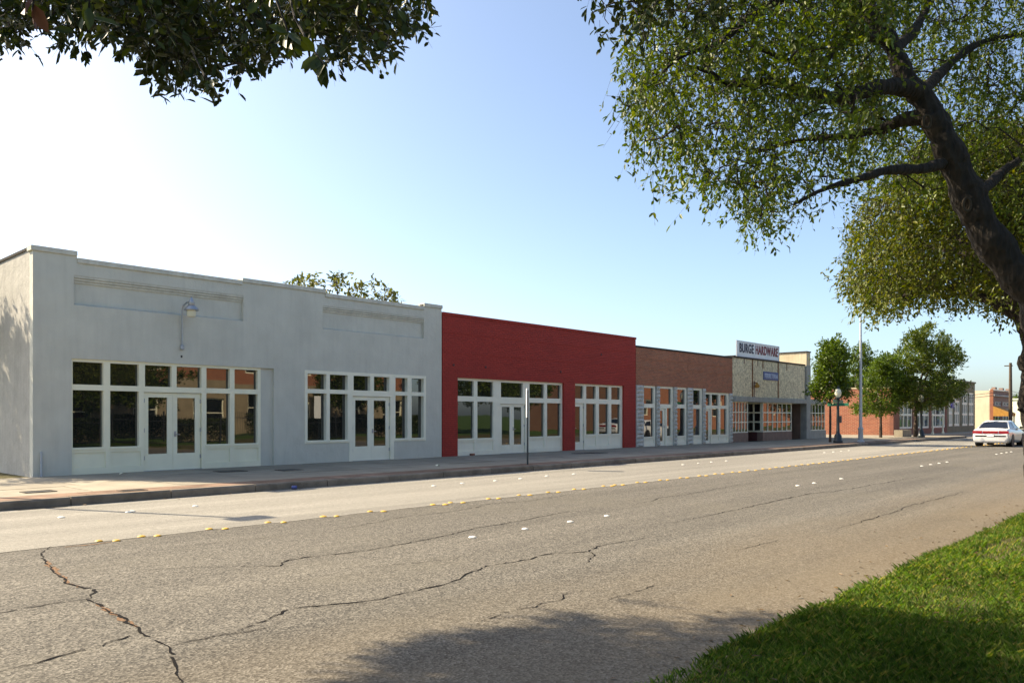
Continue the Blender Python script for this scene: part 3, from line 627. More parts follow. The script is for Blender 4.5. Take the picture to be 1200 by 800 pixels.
panes_grid(hb, wA[1], wB[0], SW + .3, zs1, 3, 3, FY + 1.9); MB().box(wA[1], wB[0], FY + 1.89, FY + 2, SW, SW + .299).build('bulkhead', M['maroon'], hb)
MB().box(PWX0 - .02, PWX0 + .25, FY + .32, FY + 1.0, SW, zs1).build('entry_pillar', M['mauve'], hb)
panes_grid(hb, FY + 1.02, FY + 2.1, SW + .5, zs1, 1, 3, 0, 0.1, 'maroon', side=PWX0 + .1); MB().box(PWX0 + .08, PWX0 + .3, FY + 1.02, FY + 2.1, SW, SW + .499).build('bulkhead', M['maroon'], hb)
panes_grid(hb, wB[1], PWX0 - .02, SW + .3, zs1, 3, 3, FY + 2.1, mat='maroon'); MB().box(wB[1], PWX0 - .02, FY + 2.09, FY + 2.2, SW, SW + .299).build('bulkhead', M['maroon'], hb)
MB().box(wB[1] - .1, wB[1] - .002, FY + .402, FY + 2.1, SW, zs1).build('entry_return', M['mauve'], hb)
MB().box(HX0, PWX0, FY + .31, FY + 2.4, zs1 + .002, zs1 + .1).build('soffit', M['white2'], hb)
panes_grid(hb, *wC, zs0, zs1, 5, 3, FY + .02); MB().box(wC[0] - .05, wC[1], FY - .06, FY + 0.4, SW, zs0 - .001).build('bulkhead', M['slate_trim'], hb)
MB().box(wC[1] - .2, wC[1] - .002, FY + .402, FY + 3, SW, zs1).build('side_wall', M['slate_trim'], hb)
MB().box(wC[0], wC[1] - .2, FY + 2.8, FY + 3, SW, zs1).build('back_wall', M['slate_trim'], hb)
MB().box(HX0 + .002, HX0 + .3, FY + .31, FY + 14, SW - .1, HT - .02).build('side_wall', M['oldbrick'], hb)
MB().box(HX0 + .3, PWX0, FY + 13.7, FY + 14, SW - .1, HT - .02).build('back_wall', M['oldbrick'], hb)
MB().box(HX0 + .3, PWX0, FY + .31, FY + 13.7, HT - .55, HT - .45).build('roof', M['tar'], hb)
sx_, sz_ = fx(883.6), fz(883.6, 454)
wl = thing('wall_lamp', (sx_, FY, sz_), 'small rusty floodlight on the tan stucco wall of the hardware shop', 'lamp')
MB().lathe((sx_, FY - .2, sz_), [(0.05, -.02), (0.13, 0), (0.15, .12), (0.06, .25), (.04, .3)], 10).build('lamp_head', M['awning'], wl); MB().tube([(sx_, FY, sz_ + .3), (sx_, FY - .2, sz_ + .28)], .03, 6).build('bracket', M['rust'], wl)
MB().box(sx_ - .04, sx_ + .04, FY - .03, FY - .001, HB + .02, sz_ + .4).build('conduit', M['mauve'], wl)

def text_mesh(s, mat, width, height, bold=0.022, name='lettering'):
    cu = bpy.data.curves.new(name, 'FONT'); cu.body = s; cu.offset = bold; cu.extrude = 0.02; cu.size = 1; cu.space_character = 1.12
    o = link(bpy.data.objects.new(name, cu)); dg = bpy.context.evaluated_depsgraph_get(); me = bpy.data.meshes.new_from_object(o.evaluated_get(dg)); bpy.data.objects.remove(o)
    n = len(me.vertices); co = np.zeros(n * 3); me.vertices.foreach_get("co", co); co = co.reshape(-1, 3); lo, hi = co.min(0), co.max(0)
    x = (co[:, 0] - lo[0]) / (hi[0] - lo[0]) * width; z = (co[:, 1] - lo[1]) / (hi[1] - lo[1]) * height
    me.vertices.foreach_set("co", np.stack([x, -co[:, 2], z], 1).ravel()); me.materials.clear(); me.materials.append(mat); me.update(); return me
M['sign_white'] = plain('sign_white', (0.85, 0.85, 0.82), 0.5, 0.06, 2, streak=0.1); M['ink_blue'] = flat('ink_blue', (0.014, 0.010, 0.035), .5); M['ink_red'] = flat('ink_red', (0.22, 0.010, 0.018), .5); M['blue_sign'] = plain('blue_sign', (0.06, 0.10, 0.24), .5, .2, 5); M['sign_pale'] = flat('sign_pale', (0.55, 0.62, 0.75), .5)
S0, S1, SZ0, SZ1, SY = fx(866.2), fx(915.8), 5.21, 6.17, FY + 0.16
sg = thing('roof_sign', (S0, SY, SZ0), 'white rooftop sign reading BURGE HARDWARE in dark and red letters', 'sign')
MB().box(S0 + .05, S1 - .05, SY, SY + 0.03, SZ0 + .04, SZ1 - .03).build('panel', M['sign_white'], sg)
MB().holed(S0, S1, SZ0, SZ1, [(S0 + .05, S1 - .05, SZ0 + .05, SZ1 - .05)], FX(SY - .02), 0.07).build('frame', M['steel'], sg)
for px in (868, 885, 905.5, 907.5, 915.5): MB().tube([(fx(px), SY + .06, HT + .09), (fx(px), SY + .06, SZ1 + .02)], .025, 6).build('post', M['steel'], sg)
tz = SZ0 + 0.27
o = wrap('lettering', text_mesh('BURGE', M['ink_blue'], fx(886) - fx(869.5), 0.56), sg); o.location = Vector((fx(869.5), SY - .004, tz)) - ROOT[sg]
o = wrap('lettering', text_mesh('HARDWARE', M['ink_red'], fx(914.2) - fx(888.3), 0.56), sg); o.location = Vector((fx(888.3), SY - .004, tz)) - ROOT[sg]
b0, b1 = fx(894.3), fx(911.3); z0, z1 = fz(894.3, 444.8), fz(894.3, 435.0)
sg = thing('wall_sign', (b0, FY, z0), 'small blue sign with pale letters on the tan stucco wall', 'sign')
MB().box(b0, b1, FY - .05, FY - .001, z0, z1).build('panel', M['blue_sign'], sg, bevel=.01)
o = wrap('lettering', text_mesh('FERRETERIA', M['sign_pale'], b1 - b0 - .24, z1 - z0 - .24, .01), sg); o.location = Vector((b0 + .12, FY - .052, z0 + .12)) - ROOT[sg]
# ================================================================== BUILDINGS BEYOND
FY2 = 20.6
def front_window(b, x0, x1, z0, z1, nx, nz, y, bar=0.09, mat='white2', dep=0.1, mesh=None):
    w, h = (x1 - x0 - bar) / nx, (z1 - z0 - bar) / nz
    G = [(x0 + bar + i * w, x0 + (i + 1) * w, z0 + bar + j * h, z0 + (j + 1) * h) for i in range(nx) for j in range(nz)]
    fr = MB().holed(x0, x1, z0, z1, G, FX(y), dep).build('window', M[mat], b)
    for g in G: pane(fr, *g, y + dep - 0.03, mesh or FARPANE)
X0, X1 = fx(1047, FY2), fx(1110, FY2)
b = thing('brick_building', (X0, FY2, SW), 'low orange red brick building behind the street trees', 'building')
H = 4.0; piers = [X0, X0 + 1.6]; wins = [(X0 + 1.6, X0 + 5.2), (X0 + 6.0, X0 + 10.2), (X0 + 10.9, X1 - 0.6)]
MB().holed(X0, X1, SW - .1, H, [(a, c, SW + .5, 3.0) for a, c in wins], FX(FY2), 0.3).build('front_wall', M['fieldbrick_front'], b)
for a, c in wins: front_window(b, a, c, SW + .5, 3.0, 3, 2, FY2 + .06, 0.16)
MB().box(X0 + .002, X0 + .3, FY2 + .302, FY2 + 18, SW - .1, H).build('side_wall', M['fieldbrick'], b)
MB().box(X1 - .3, X1 - .01, FY2 + .302, FY2 + 18, SW - .1, H).build('side_wall', M['fieldbrick'], b)
MB().box(X0 + .3, X1 - .3, FY2 + 17.7, FY2 + 18, SW - .1, H).build('back_wall', M['fieldbrick'], b)
MB().box(X0 + .3, X1 - .3, FY2 + .302, FY2 + 17.7, H - .5, H - .4).build('roof', M['tar'], b)
MB().box(X0 - .04, X1, FY2 - .04, FY2 + .3, H + .001, H + .1).build('coping', M['cream'], b); MB().box(X0 - .04, X0 + .3, FY2 + .302, FY2 + 18, H + .001, H + .1).build('coping', M['cream'], b)

K0, K1 = X1 + .02, fx(1142.5, FY2)
b = thing('khaki_building', (K0, FY2, SW), 'olive tan building with tall white mullioned windows past the trees', 'building')
H = 5.2; m = (K1 - K0)
w4 = [(K0 + m * .05, K0 + m * .20, .75, 3.3), (K0 + m * .24, K0 + m * .44, .75, 3.3), (K0 + m * .52, K0 + m * .735, .75, 4.2), (K0 + m * .765, K0 + m * .97, .75, 4.2)]
MB().holed(K0, K1, SW - .1, H, [w for w in w4], FX(FY2), 0.3).build('front_wall', M['khaki'], b)
for k, w in enumerate(w4): front_window(b, w[0], w[1], w[2], w[3], 3, 2 if k < 2 else 3, FY2 + .06, 0.22)
MB().box(K0, K0 + .3, FY2 + .302, FY2 + 18, SW - .1, H - .02).build('side_wall', M['khaki'], b); MB().box(K1 - .3, K1 - .002, FY2 + .302, FY2 + 18, SW - .1, H - .02).build('side_wall', M['khaki'], b)
MB().box(K0 + .3, K1 - .3, FY2 + .302, FY2 + 18, H - .6, H - .5).build('roof', M['tar'], b)
MB().box(K0 - .05, K1 + .05, FY2 - .1, FY2 + .3, H + .001, H + .16).build('coping', M['khaki'], b)

C0, C1_ = fx(1163, FY2), fx(1184.5, FY2)
b = thing('cream_building', (C0, FY2, SW), 'sunlit cream side wall building with dark framed front across the side street', 'building')
H = 4.7; m = C1_ - C0
w5 = [(C0 + m * .12, C0 + m * .48, .5, 2.7), (C0 + m * .54, C0 + m * .92, .5, 2.7), (C0 + m * .12, C0 + m * .48, 2.95, 3.5), (C0 + m * .54, C0 + m * .92, 2.95, 3.5)]
MB().holed(C0, C1_, SW - .1, H, w5, FX(FY2), 0.3).build('front_wall', M['mauve'], b)
for w in w5: front_window(b, w[0], w[1], w[2], w[3], 2, 1, FY2 + .06, 0.2, 'slate_trim')
MB().box(C0 + .002, C0 + .35, FY2 + .302, FY2 + 22, SW - .1, H).build('side_wall', M['cream_far'], b); MB().box(C1_ - .3, C1_ - .002, FY2 + .302, FY2 + 22, SW - .1, H).build('side_wall', M['cream_far'], b)
MB().box(C0 - .12, C0 - .002, FY2 - .1, FY2 + .2, SW, H + .15).build('corner_pier', M['orangebrick'], b)
MB().box(C0 + .3, C1_ - .3, FY2 + .302, FY2 + 22, H - .6, H - .5).build('roof', M['tar'], b)
MB().box(C0 - .1, C1_ + .1, FY2 - .25, FY2 - .002, H - .65, H - .45).build('cornice', M['slate_trim'], b); MB().box(C0 - .1, C1_ + .1, FY2 - .15, FY2 + .3, H + .001, H + .14).build('coping', M['white2'], b)
for k in range(3): MB().box(C0 + m * (.1 + .38 * k), C0 + m * (.1 + .38 * k) + .8, FY2 - .1, FY2 + .3, H + .142, H + .4).build('parapet_block', M['mauve'], b)
aw = thing('shop_awning', (C0, FY2, 2.2), 'orange brown box awning on the corner of the cream building', 'awning')
MB().loft([[(C0 - .2, y_, z_) for y_, z_ in q] for q in [[(FY2 - .12, 1.75), (FY2 - 1.8, 1.75), (FY2 - 1.8, 2.1), (FY2 - .12, 2.9)]]] + [[(C0 + 2.6, y_, z_) for y_, z_ in [(FY2 - .12, 1.75), (FY2 - 1.8, 1.75), (FY2 - 1.8, 2.1), (FY2 - .12, 2.9)]]]).build('canopy', M['awning'], aw)
MB().box(C0 - .2, C0 - .05, FY2 - 1.75, FY2 - 1.6, SW, 1.75).build('post', M['white'], aw); MB().box(C0 + 2.4, C0 + 2.55, FY2 - 1.75, FY2 - 1.6, SW, 1.75).build('post', M['white'], aw)
WX = 150.0
b = thing('white_building', (WX, 24, SW), 'plain white building at the far end of the street', 'building')
MB().box(WX, WX + 30, 18, 45, SW - .2, 4.5).build('wall', M['white'], b); MB().box(WX - .15, WX + 30.1, 17.9, 45.1, 4.502, 4.7).build('coping', M['white2'], b)
front_window(b, WX + 5, WX + 9, 1, 3, 3, 1, 17.88); MB().box(WX - .05, WX - .002, 30, 33, SW, 3).build('door', M['slate_trim'], b)

# ---- other side of the street, seen mirrored in the shop windows
FB = lambda y: (lambda u, w, d: (u, y - d, w))
def block_opposite(x0, x1, y, H, base, mat, label, seed, nwin):
    rr = random.Random(seed); b = thing('brick_building', (x0, y, 0.1), label, 'building'); n = nwin; st = (x1 - x0) / n; holes = []
    for k in range(n):
        c = x0 + (k + .5) * st
        if base: holes += [(c - .9, c + .9, 1.0, 3.2)]
        holes += [(c - .8, c + .8, (base or 1.0) + .9, (base or 1.0) + 2.9)]
    up = [h for h in holes if h[2] > (base or 0)]; lo = [h for h in holes if h[2] < (base or 0)]
    MB().holed(x0, x1, base or 0, H, up, FB(y), .3).build('upper_wall', mat, b)
    if base: MB().holed(x0, x1, 0, base - .002, lo, FB(y + .05), .35).build('lower_wall', M['tan_base'], b)
    for h in holes:
        f = MB().holed(h[0], h[1], h[2], h[3], [(h[0] + .1, h[1] - .1, h[2] + .1, (h[2] + h[3]) / 2 - .03), (h[0] + .1, h[1] - .1, (h[2] + h[3]) / 2 + .03, h[3] - .1)], FB(y - .1), .1).build('window', M['white'], b)
        pane(f, h[0] + .05, h[1] - .05, h[2] + .05, h[3] - .05, y - .17)
    MB().box(x0 - .1, x1 + .1, y - .3, y + .15, H + .002, H + .3).build('cornice', M['cream'], b)
    MB().box(x0, x1, y - 14, y - .302, 0, H - .1).build('rear_block', mat, b)
block_opposite(13, 47, -13, 9.0, 4.2, M['orangebrick'], 'two storey brick building with cream ground floor mirrored in the shop glass', 1, 8)
block_opposite(76, 150, -9, 7.5, 0, M['orangebrick'], 'long orange brick building mirrored in the hardware shop windows', 2, 8)
fe = thing('iron_fence', (6, -4.5, 0.085), 'black iron picket fence on the lawn across the street', 'fence')
pm = MB().tube([(0, 0, 0), (0, 0, 1.55), (0, 0, 1.62), (0, 0, 1.72)], [.011, .011, .022, .002], 4).mesh('picket', M['iron'])
for k in range(190): piece('picket', pm, fe, (6 + .16 * k, -4.5, .085))
for zz in (.25, 1.35): MB().box(6, 36.4, -4.515, -4.485, zz, zz + .04).build('rail', M['iron'], fe)
for k in range(11): MB().box(5.95 + 3.04 * k, 6.03 + 3.04 * k, -4.55, -4.45, .08, 1.9).build('post', M['iron'], fe)

# ================================================================== STREET FURNITURE
def lamp_post(px, y, label):
    x = fx(px, y); t = thing('street_lamp', (x, y, SW), label, 'street lamp', 'acorn street lamps')
    MB().lathe((x, y, SW), [(.26, 0), (.26, .12), (.21, .18), (.20, .42), (.13, .52), (.10, .6), (.085, 1.2), (.07, 2.35), (.11, 2.40), (.11, 2.46), (.07, 2.5)], 12).build('post', M['lamp_green'], t, smooth=True)
    MB().lathe((x, y, SW), [(.10, 2.5), (.16, 2.53), (.16, 2.58), (.1, 2.6)], 12).build('collar', M['lamp_green'], t)
    MB().lathe((x, y, SW), [(.10, 2.6), (.17, 2.72), (.185, 2.86), (.15, 3.0), (.09, 3.08)], 14).build('globe', M['globe'], t, smooth=True)
    MB().lathe((x, y, SW), [(.105, 3.075), (.08, 3.13), (.03, 3.18), (.01, 3.26)], 10).build('finial', M['lamp_green'], t); return t
t = lamp_post(982, 16.7, 'dark acorn street lamp with green street name blades near the tan shop')
x = fx(982, 16.7)
MB().box(x - .75, x + .75, 16.68, 16.70, SW + 2.28, SW + 2.46).build('street_name_blade', M['green_sign'], t); MB().box(x - .012, x + .012, 16.1, 17.3, SW + 2.1, SW + 2.27).build('street_name_blade', M['green_sign'], t)
MB().box(x + .12, x + .32, 16.6, 16.75, SW + 1.15, SW + 1.55).build('control_box', M['lamp_green'], t)
lamp_post(1079.5, 17.0, 'dark acorn street lamp half hidden under the large street tree')
x, y = fx(1008.6, 16.3), 16.3
t = thing('light_pole', (x, y, SW), 'tall pale grey light pole with collared base between the street trees', 'light pole')
MB().lathe((x, y, SW), [(.22, 0), (.22, .06), (.15, .12), (.13, .7), (.16, .76), (.16, .82), (.095, .88), (.08, 4), (.055, 7.6)], 12).build('shaft', M['pole_grey'], t, smooth=True)
MB().tube([(x, y, 7.55), (x, y - .1, 7.85), (x, y - .8, 8.1), (x, y - 1.8, 8.15)], .04, 8).build('arm', M['pole_grey'], t); MB().box(x - .14, x + .14, y - 2.5, y - 1.75, 8.08, 8.2).build('lamp_head', M['steel'], t, bevel=.04)
# light pole whose shadow falls over the pale lane at the left (pole itself just outside the picture)
hd = ground(292, 607); s = 6.3 / math.tan(SUN_EL); u = Vector((TO_SUN.x, TO_SUN.y, 0)).normalized(); q = hd + u * s
t = thing('light_pole', (q.x, q.y, SW), 'grey light pole left of the grey shop that shades the pale lane', 'light pole')
MB().lathe((q.x, q.y, SW), [(.16, 0), (.16, .06), (.085, .12), (.06, 3), (.045, 6.1)], 10).build('shaft', M['pole_grey'], t, smooth=True)
MB().box(q.x - .3, q.x + .35, q.y - .2, q.y + .2, 6.2, 6.38).build('lamp_head', M['steel'], t, bevel=.04)
# narrow sign post seen edge-on
y = 16.15; x = fx(618.3, y)
t = thing('sign_post', (x, y, SW), 'thin steel sign post at the kerb before the red shop, plate edge on', 'sign')
MB().tube([(x, y, SW), (x, y, 2.45)], .028, 6).build('post', M['lamp_green'], t); zt, zb = fz(618.3, 455, y), fz(618.3, 489, y)
s_ = MB().box(-.008, .008, -.15, .15, 0, zt - zb).mesh('sign_plate', M['sign_white']); o = wrap('sign_plate', s_, t); o.location = (0, 0, zb - SW); o.rotation_euler = (0, 0, R(-0.5))
o.location = Vector((-0.045, 0, zb - SW)); a = math.atan2(x, y); o.rotation_euler = (0, 0, -a + R(4))
# utility pole and wires
y = 17.2; x = fx(1184.2, y); H = fz(1184.2, 425, y)
t = thing('utility_pole', (x, y, SW), 'weathered wooden utility pole beyond the white car', 'utility pole')
MB().tube([(x, y, 0), (x, y, H * .5), (x, y, H)], [.20, .17, .13], 8).build('pole', M['wood'], t); MB().box(x - .06, x + .06, y - .2, y + .55, H - .35, H - .25).build('crossarm', M['wood'], t)
for zz, yy in ((H * .6, 30), (H * .56, 30)):
    pts = [Vector((x, y, zz)).lerp(Vector((x - 14, 46, zz - 1.2)), k / 8) - Vector((0, 0, .8 * math.sin(math.pi * k / 8))) for k in range(9)]; MB().tube(pts, .022, 4).build('wire', M['iron'], t)
    pts = [Vector((x, y, zz)).lerp(Vector((x + 60, y - .5, zz + .2)), k / 8) - Vector((0, 0, .7 * math.sin(math.pi * k / 8))) for k in range(9)]; MB().tube(pts, .022, 4).build('wire', M['iron'], t)
# blue projecting sign
y = FY2 - 1.3; x = fx(1112, y); z0, z1 = fz(1112, 478, y), fz(1112, 470.5, y)
t = thing('banner_sign', (x, y, z0), 'dark blue projecting sign with white mark below the tree crown', 'sign')
MB().box(x - .5, x + .5, y - .35, y - .25, z0, z1).build('panel', M['purple'], t); MB().tube([(x, y - .3, z1 - .05), (x, FY2, z1 - .05)], .03, 6).build('bracket', M['iron'], t)
mk = MB(); mk.box(x + .18, x + .42, y - .37, y - .352, z0 + .12, z0 + .32); mk.box(x + .10, x + .5, y - .37, y - .352, z0 + .36, z0 + .46); mk.lathe((x + .32, y - .36, z1), [(.02, 0), (.14, .05), (.14, .2), (.03, .3)], 8); mk.build('white_mark', M['whitebtn'], t)
MB().box(x - .02, x + .02, y - .31, y - .29, z1 - .05, z1 + .02).build('hanger', M['iron'], t)
for px in (1105, 1093):
    yy = 19.2; xx = fx(px, yy); o = MB().lathe((xx, yy, SW), [(.12, 0), (.12, .15), (.07, .2), (.06, 1.6), (.1, 1.65), (.02, 1.8)], 8).build('bollard', M['white'], None)
    tag(o, 'white post outside the olive building, nearer the side street' if px == 1105 else 'white post outside the olive building, nearer the brick corner', 'post')
x, y = fx(1058, 18.8), 18.8
t = thing('planter', (x, y, SW), 'grey concrete planter against the brick building window', 'planter'); MB().holed(x - 1.1, x + 1.1, y - .3, y + .3, [(x - 1, x + 1, y - .2, y + .2)], lambda u, v, dd: (u, v, SW + .5 - dd), .5).build('tub', M['concrete'], t); MB().box(x - 1, x + 1, y - .2, y + .2, SW + .05, SW + .42).build('soil', M['soil'], t)
# ---- litter
def can(px, py, z, mat, label, rot, s=1.0):
    p = ground(px, py, z); o = MB().lathe((0, 0, 0), [(.026 * s, 0), (.033 * s, .012), (.033 * s, .105), (.026 * s, .12), (.024 * s, .118)], 12).build('drink_can', mat, None, smooth=True); o.location = (p.x, p.y, z + .034 * s); o.rotation_euler = rot; tag(o, label, 'can')
M['can_blue'] = plain('can_blue', (0.07, 0.09, 0.26), .4, .6, 40); can(341.5, 573.2, 0, M['can_blue'], 'crushed blue drink can in the gutter', (R(90), 0, R(60)), 1.25)
can(464, 562.8, 0, M['steel'], 'silver drink can lying in the gutter', (R(90), 0, R(95)), 1.6)
for px, py, lab in ((513, 545.8, 'scrap of white paper on the pavement before the red corner'), (143, 555.6, 'scrap of white paper by the grey shop wall foot')):
    p = ground(px, py, SW); mb = MB(); mb.loft([[(p.x - .07, p.y - .04, SW + .005), (p.x, p.y - .05, SW + .04), (p.x + .08, p.y - .03, SW + .006)], [(p.x - .06, p.y + .05, SW + .02), (p.x, p.y + .04, SW + .05), (p.x + .07, p.y + .06, SW + .004)]], closed=False, cap=False); tag(mb.build('paper_scrap', M['white']), lab, 'litter')
p = ground(554, 533.5, SW); o = MB().box(p.x - .1, p.x + .1, FY - .14, FY - .04, SW, SW + .08).build('loose_brick', M['fieldbrick_front'], None, bevel=.012); tag(o, 'loose brick on the pavement at the foot of the red shopfront', 'brick')

# ================================================================== CARS
M['car_white'] = flat('car_white', (0.72, 0.71, 0.68), .25); M['car_dark'] = flat('car_dark', (0.02, 0.035, 0.035), .25); M['car_glass'] = glass_mat('car_glass', 1.6, (.01, .012, .018)); M['tail_red'] = flat('tail_red', (.28, .008, .012), .25); M['tyre'] = flat('tyre', (.018, .018, .018), .85); M['black_trim'] = flat('black_trim', (.02, .02, .02), .6)
for k in ('car_white', 'car_dark'): M[k].node_tree.nodes['Principled BSDF'].inputs['Coat Weight'].default_value = .6
def car(loc, rz, paint, label, group='cars on the street'):
    t = thing('car', (0, 0, 0), label, 'car', group)
    def ring(x, w, zb, zs, zt, cr=.55):
        h = [(w * .86, zb), (w * .97, zb + .10), (w, zb + .28), (w * .995, (zb + zs) / 2 + .1), (w * .96, zs - .06), (w * .90, zs), (w * cr, zt), (0, zt + .015)]
        return [(x, -a, z) for a, z in h] + [(x, a, z) for a, z in reversed(h[:-1])]
    S = [(-2.375, .74, .34, .60, .62), (-2.36, .83, .26, .64, .66), (-2.33, .85, .23, .92, .95), (-2.24, .868, .21, .95, .995), (-2.05, .878, .20, .96, 1.01), (-1.5, .885, .19, .97, 1.02), (-.6, .89, .19, .96, .99), (.6, .89, .19, .94, .97), (1.2, .885, .19, .91, .96), (1.8, .87, .20, .84, .89), (2.15, .83, .22, .76, .80), (2.32, .74, .26, .64, .68), (2.38, .6, .40, .54, .56)]
    body = MB().loft([ring(*s) for s in S]).build('body', M[paint], t, smooth=True)
    # cabin: roof + pillars as one shell with window panes set slightly proud
    B = [(-1.72, .80, .985), (1.05, .80, .955)]; T = [(-1.08, .60, 1.40), (-.55, .62, 1.435), (.1, .615, 1.43), (.42, .59, 1.385)]
    mb = MB(); sec = []
    for bx, (tx, tw, tz), bw, bz in ((-1.74, T[0], .79, .98), (-.75, T[1], .83, .97), (.25, T[2], .83, .96), (1.12, T[3], .78, .95)):
        sec.append([(bx, -bw, bz), (tx, -tw, tz - .05), (tx, -tw * .82, tz), (tx, tw * .82, tz), (tx, tw, tz - .05), (bx, bw, bz)])
    mb.loft(sec, closed=False, cap=False); mb.quad(*sec[0]); mb.quad(*reversed(sec[3])); mb.build('cabin', M[paint], t, smooth=True)
    def quadpane(name, a, b_, c, d, inset, push, par=t):
        P = [Vector(v) for v in (a, b_, c, d)]; ce = sum(P, Vector()) / 4; nrm = (P[1] - P[0]).cross(P[3] - P[0]).normalized()
        if nrm.dot(ce - Vector((-.3, 0, .9))) < 0: nrm = -nrm
        Q = [ce + (p - ce) * inset + nrm * push for p in P]; R_ = [q - nrm * .03 for q in Q]; m_ = MB(); m_.loft([Q, R_]); return m_.build(name, M['car_glass'], par)
    quadpane('rear_window', sec[0][0], sec[0][5], sec[0][4], sec[0][1], .90, .035); quadpane('windscreen', sec[3][0], sec[3][5], sec[3][4], sec[3][1], .9, .012)
    for sgn in (0, 5):
        j = 1 if sgn == 0 else 4
        for k in range(3):
            quadpane('side_window', sec[k][sgn], sec[k + 1][sgn], sec[k + 1][j], sec[k][j], .84, .012)
    for s in (-1, 1):
        for wx in (-1.35, 1.4):
            w = MB().tube([(wx, s * .66, .315), (wx, s * .68, .315), (wx, s * .84, .315), (wx, s * .865, .315)], [.27, .315, .315, .285], 18).build('wheel', M['tyre'], t, smooth=True)
            MB().tube([(wx, s * .83, .315), (wx, s * .872, .315)], [.19, .17], 14).build('rim', M['steel'], w)
            MB().tube([(wx, s * .6, .34), (wx, s * .893, .34)], [.36, .36], 18).build('wheel_arch', M['black_trim'], t)
        MB().loft([[(-2.30, s * .40, .72), (-2.24, s * .80, .72), (-2.22, s * .80, .88), (-2.285, s * .40, .88)], [(-2.38, s * .40, .72), (-2.345, s * .865, .72), (-2.335, s * .86, .87), (-2.372, s * .40, .87)]]).build('tail_light', M['tail_red'], t)
        MB().loft([[(.72, s * .84, .98), (.95, s * .84, .98), (.95, s * .84, 1.10), (.72, s * .84, 1.1)], [(.70, s * 1.0, .99), (.85, s * 1.0, .99), (.85, s * 1.0, 1.09), (.70, s * 1.0, 1.09)]]).build('wing_mirror', M['black_trim'], t)
    MB().box(-2.385, -2.31, -.36, .36, .73, .86).build('centre_reflector', M['tail_red'], t); MB().box(-2.392, -2.34, -.17, .17, .56, .69).build('number_plate', M['sign_white'], t)
    MB().box(-2.33, -2.2, -.7, .7, .24, .34).build('bumper_skirt', M['black_trim'], t, bevel=.03)
    t.location = loc; t.rotation_euler = (0, 0, rz); return t
car((51.9, 9.95, 0), 0, 'car_white', 'white four door sedan driving away in the middle of the street')
car((101.5, 15.0, 0), R(182), 'car_dark', 'dark car coming out by the utility pole beyond the white sedan')
car((57, 4.3, 0), 0, 'car_white', 'white parked sedan mirrored in the red shop windows')

# ================================================================== TREES
def resample(pts, rad, step):
    P, Q = [], []
    for (a, b, ra, rb) in zip(pts, pts[1:], rad, rad[1:]):
        n = max(1, int((b - a).length / step))
        for k in range(n): P.append(a.lerp(b, k / n)); Q.append(ra + (rb - ra) * k / n)
    return P + [pts[-1]], Q + [rad[-1]]
def smooth_path(pts, rad, n=3):
    pts = [Vector(p) for p in pts]; P, Q = [], []
    for i in range(len(pts) - 1):
        p0, p1, p2, p3 = pts[max(i - 1, 0)], pts[i], pts[i + 1], pts[min(i + 2, len(pts) - 1)]
        for k in range(n):
            t = k / n; P.append(0.5 * ((2 * p1) + (p2 - p0) * t + (2 * p0 - 5 * p1 + 4 * p2 - p3) * t * t + (3 * p1 - p0 - 3 * p2 + p3) * t ** 3)); Q.append(rad[i] + (rad[i + 1] - rad[i]) * t)
    return P + [pts[-1]], Q + [rad[-1]]
def leaves(cen, ax, nr, L, W, six=True):
    """one folded leaf per row: cen base point, ax direction, nr normal"""
    n = len(cen); ax = ax / np.linalg.norm(ax, axis=1, keepdims=True); sd = np.cross(ax, nr); sd /= np.linalg.norm(sd, axis=1, keepdims=True) + 1e-9; up = np.cross(sd, ax)
    L = L[:, None]; W = W[:, None]
    if six:
        V = np.stack([cen, cen + ax * L * .35 + sd * W * .5 + up * W * .12, cen + ax * L * .75 + sd * W * .42 + up * W * .08, cen + ax * L - up * L * .08, cen + ax * L * .75 - sd * W * .42 + up * W * .08, cen + ax * L * .35 - sd * W * .5 + up * W * .12], 1)
        Fa = (np.arange(n)[:, None, None] * 6 + np.array([[0, 1, 2, 3], [0, 3, 4, 5]])[None]).reshape(-1, 4)
    else:
        V = np.stack([cen, cen + ax * L * .5 + sd * W * .5, cen + ax * L - up * L * .1, cen + ax * L * .5 - sd * W * .5], 1); Fa = np.arange(n * 4).reshape(-1, 4)
    return V.reshape(-1, 3), Fa
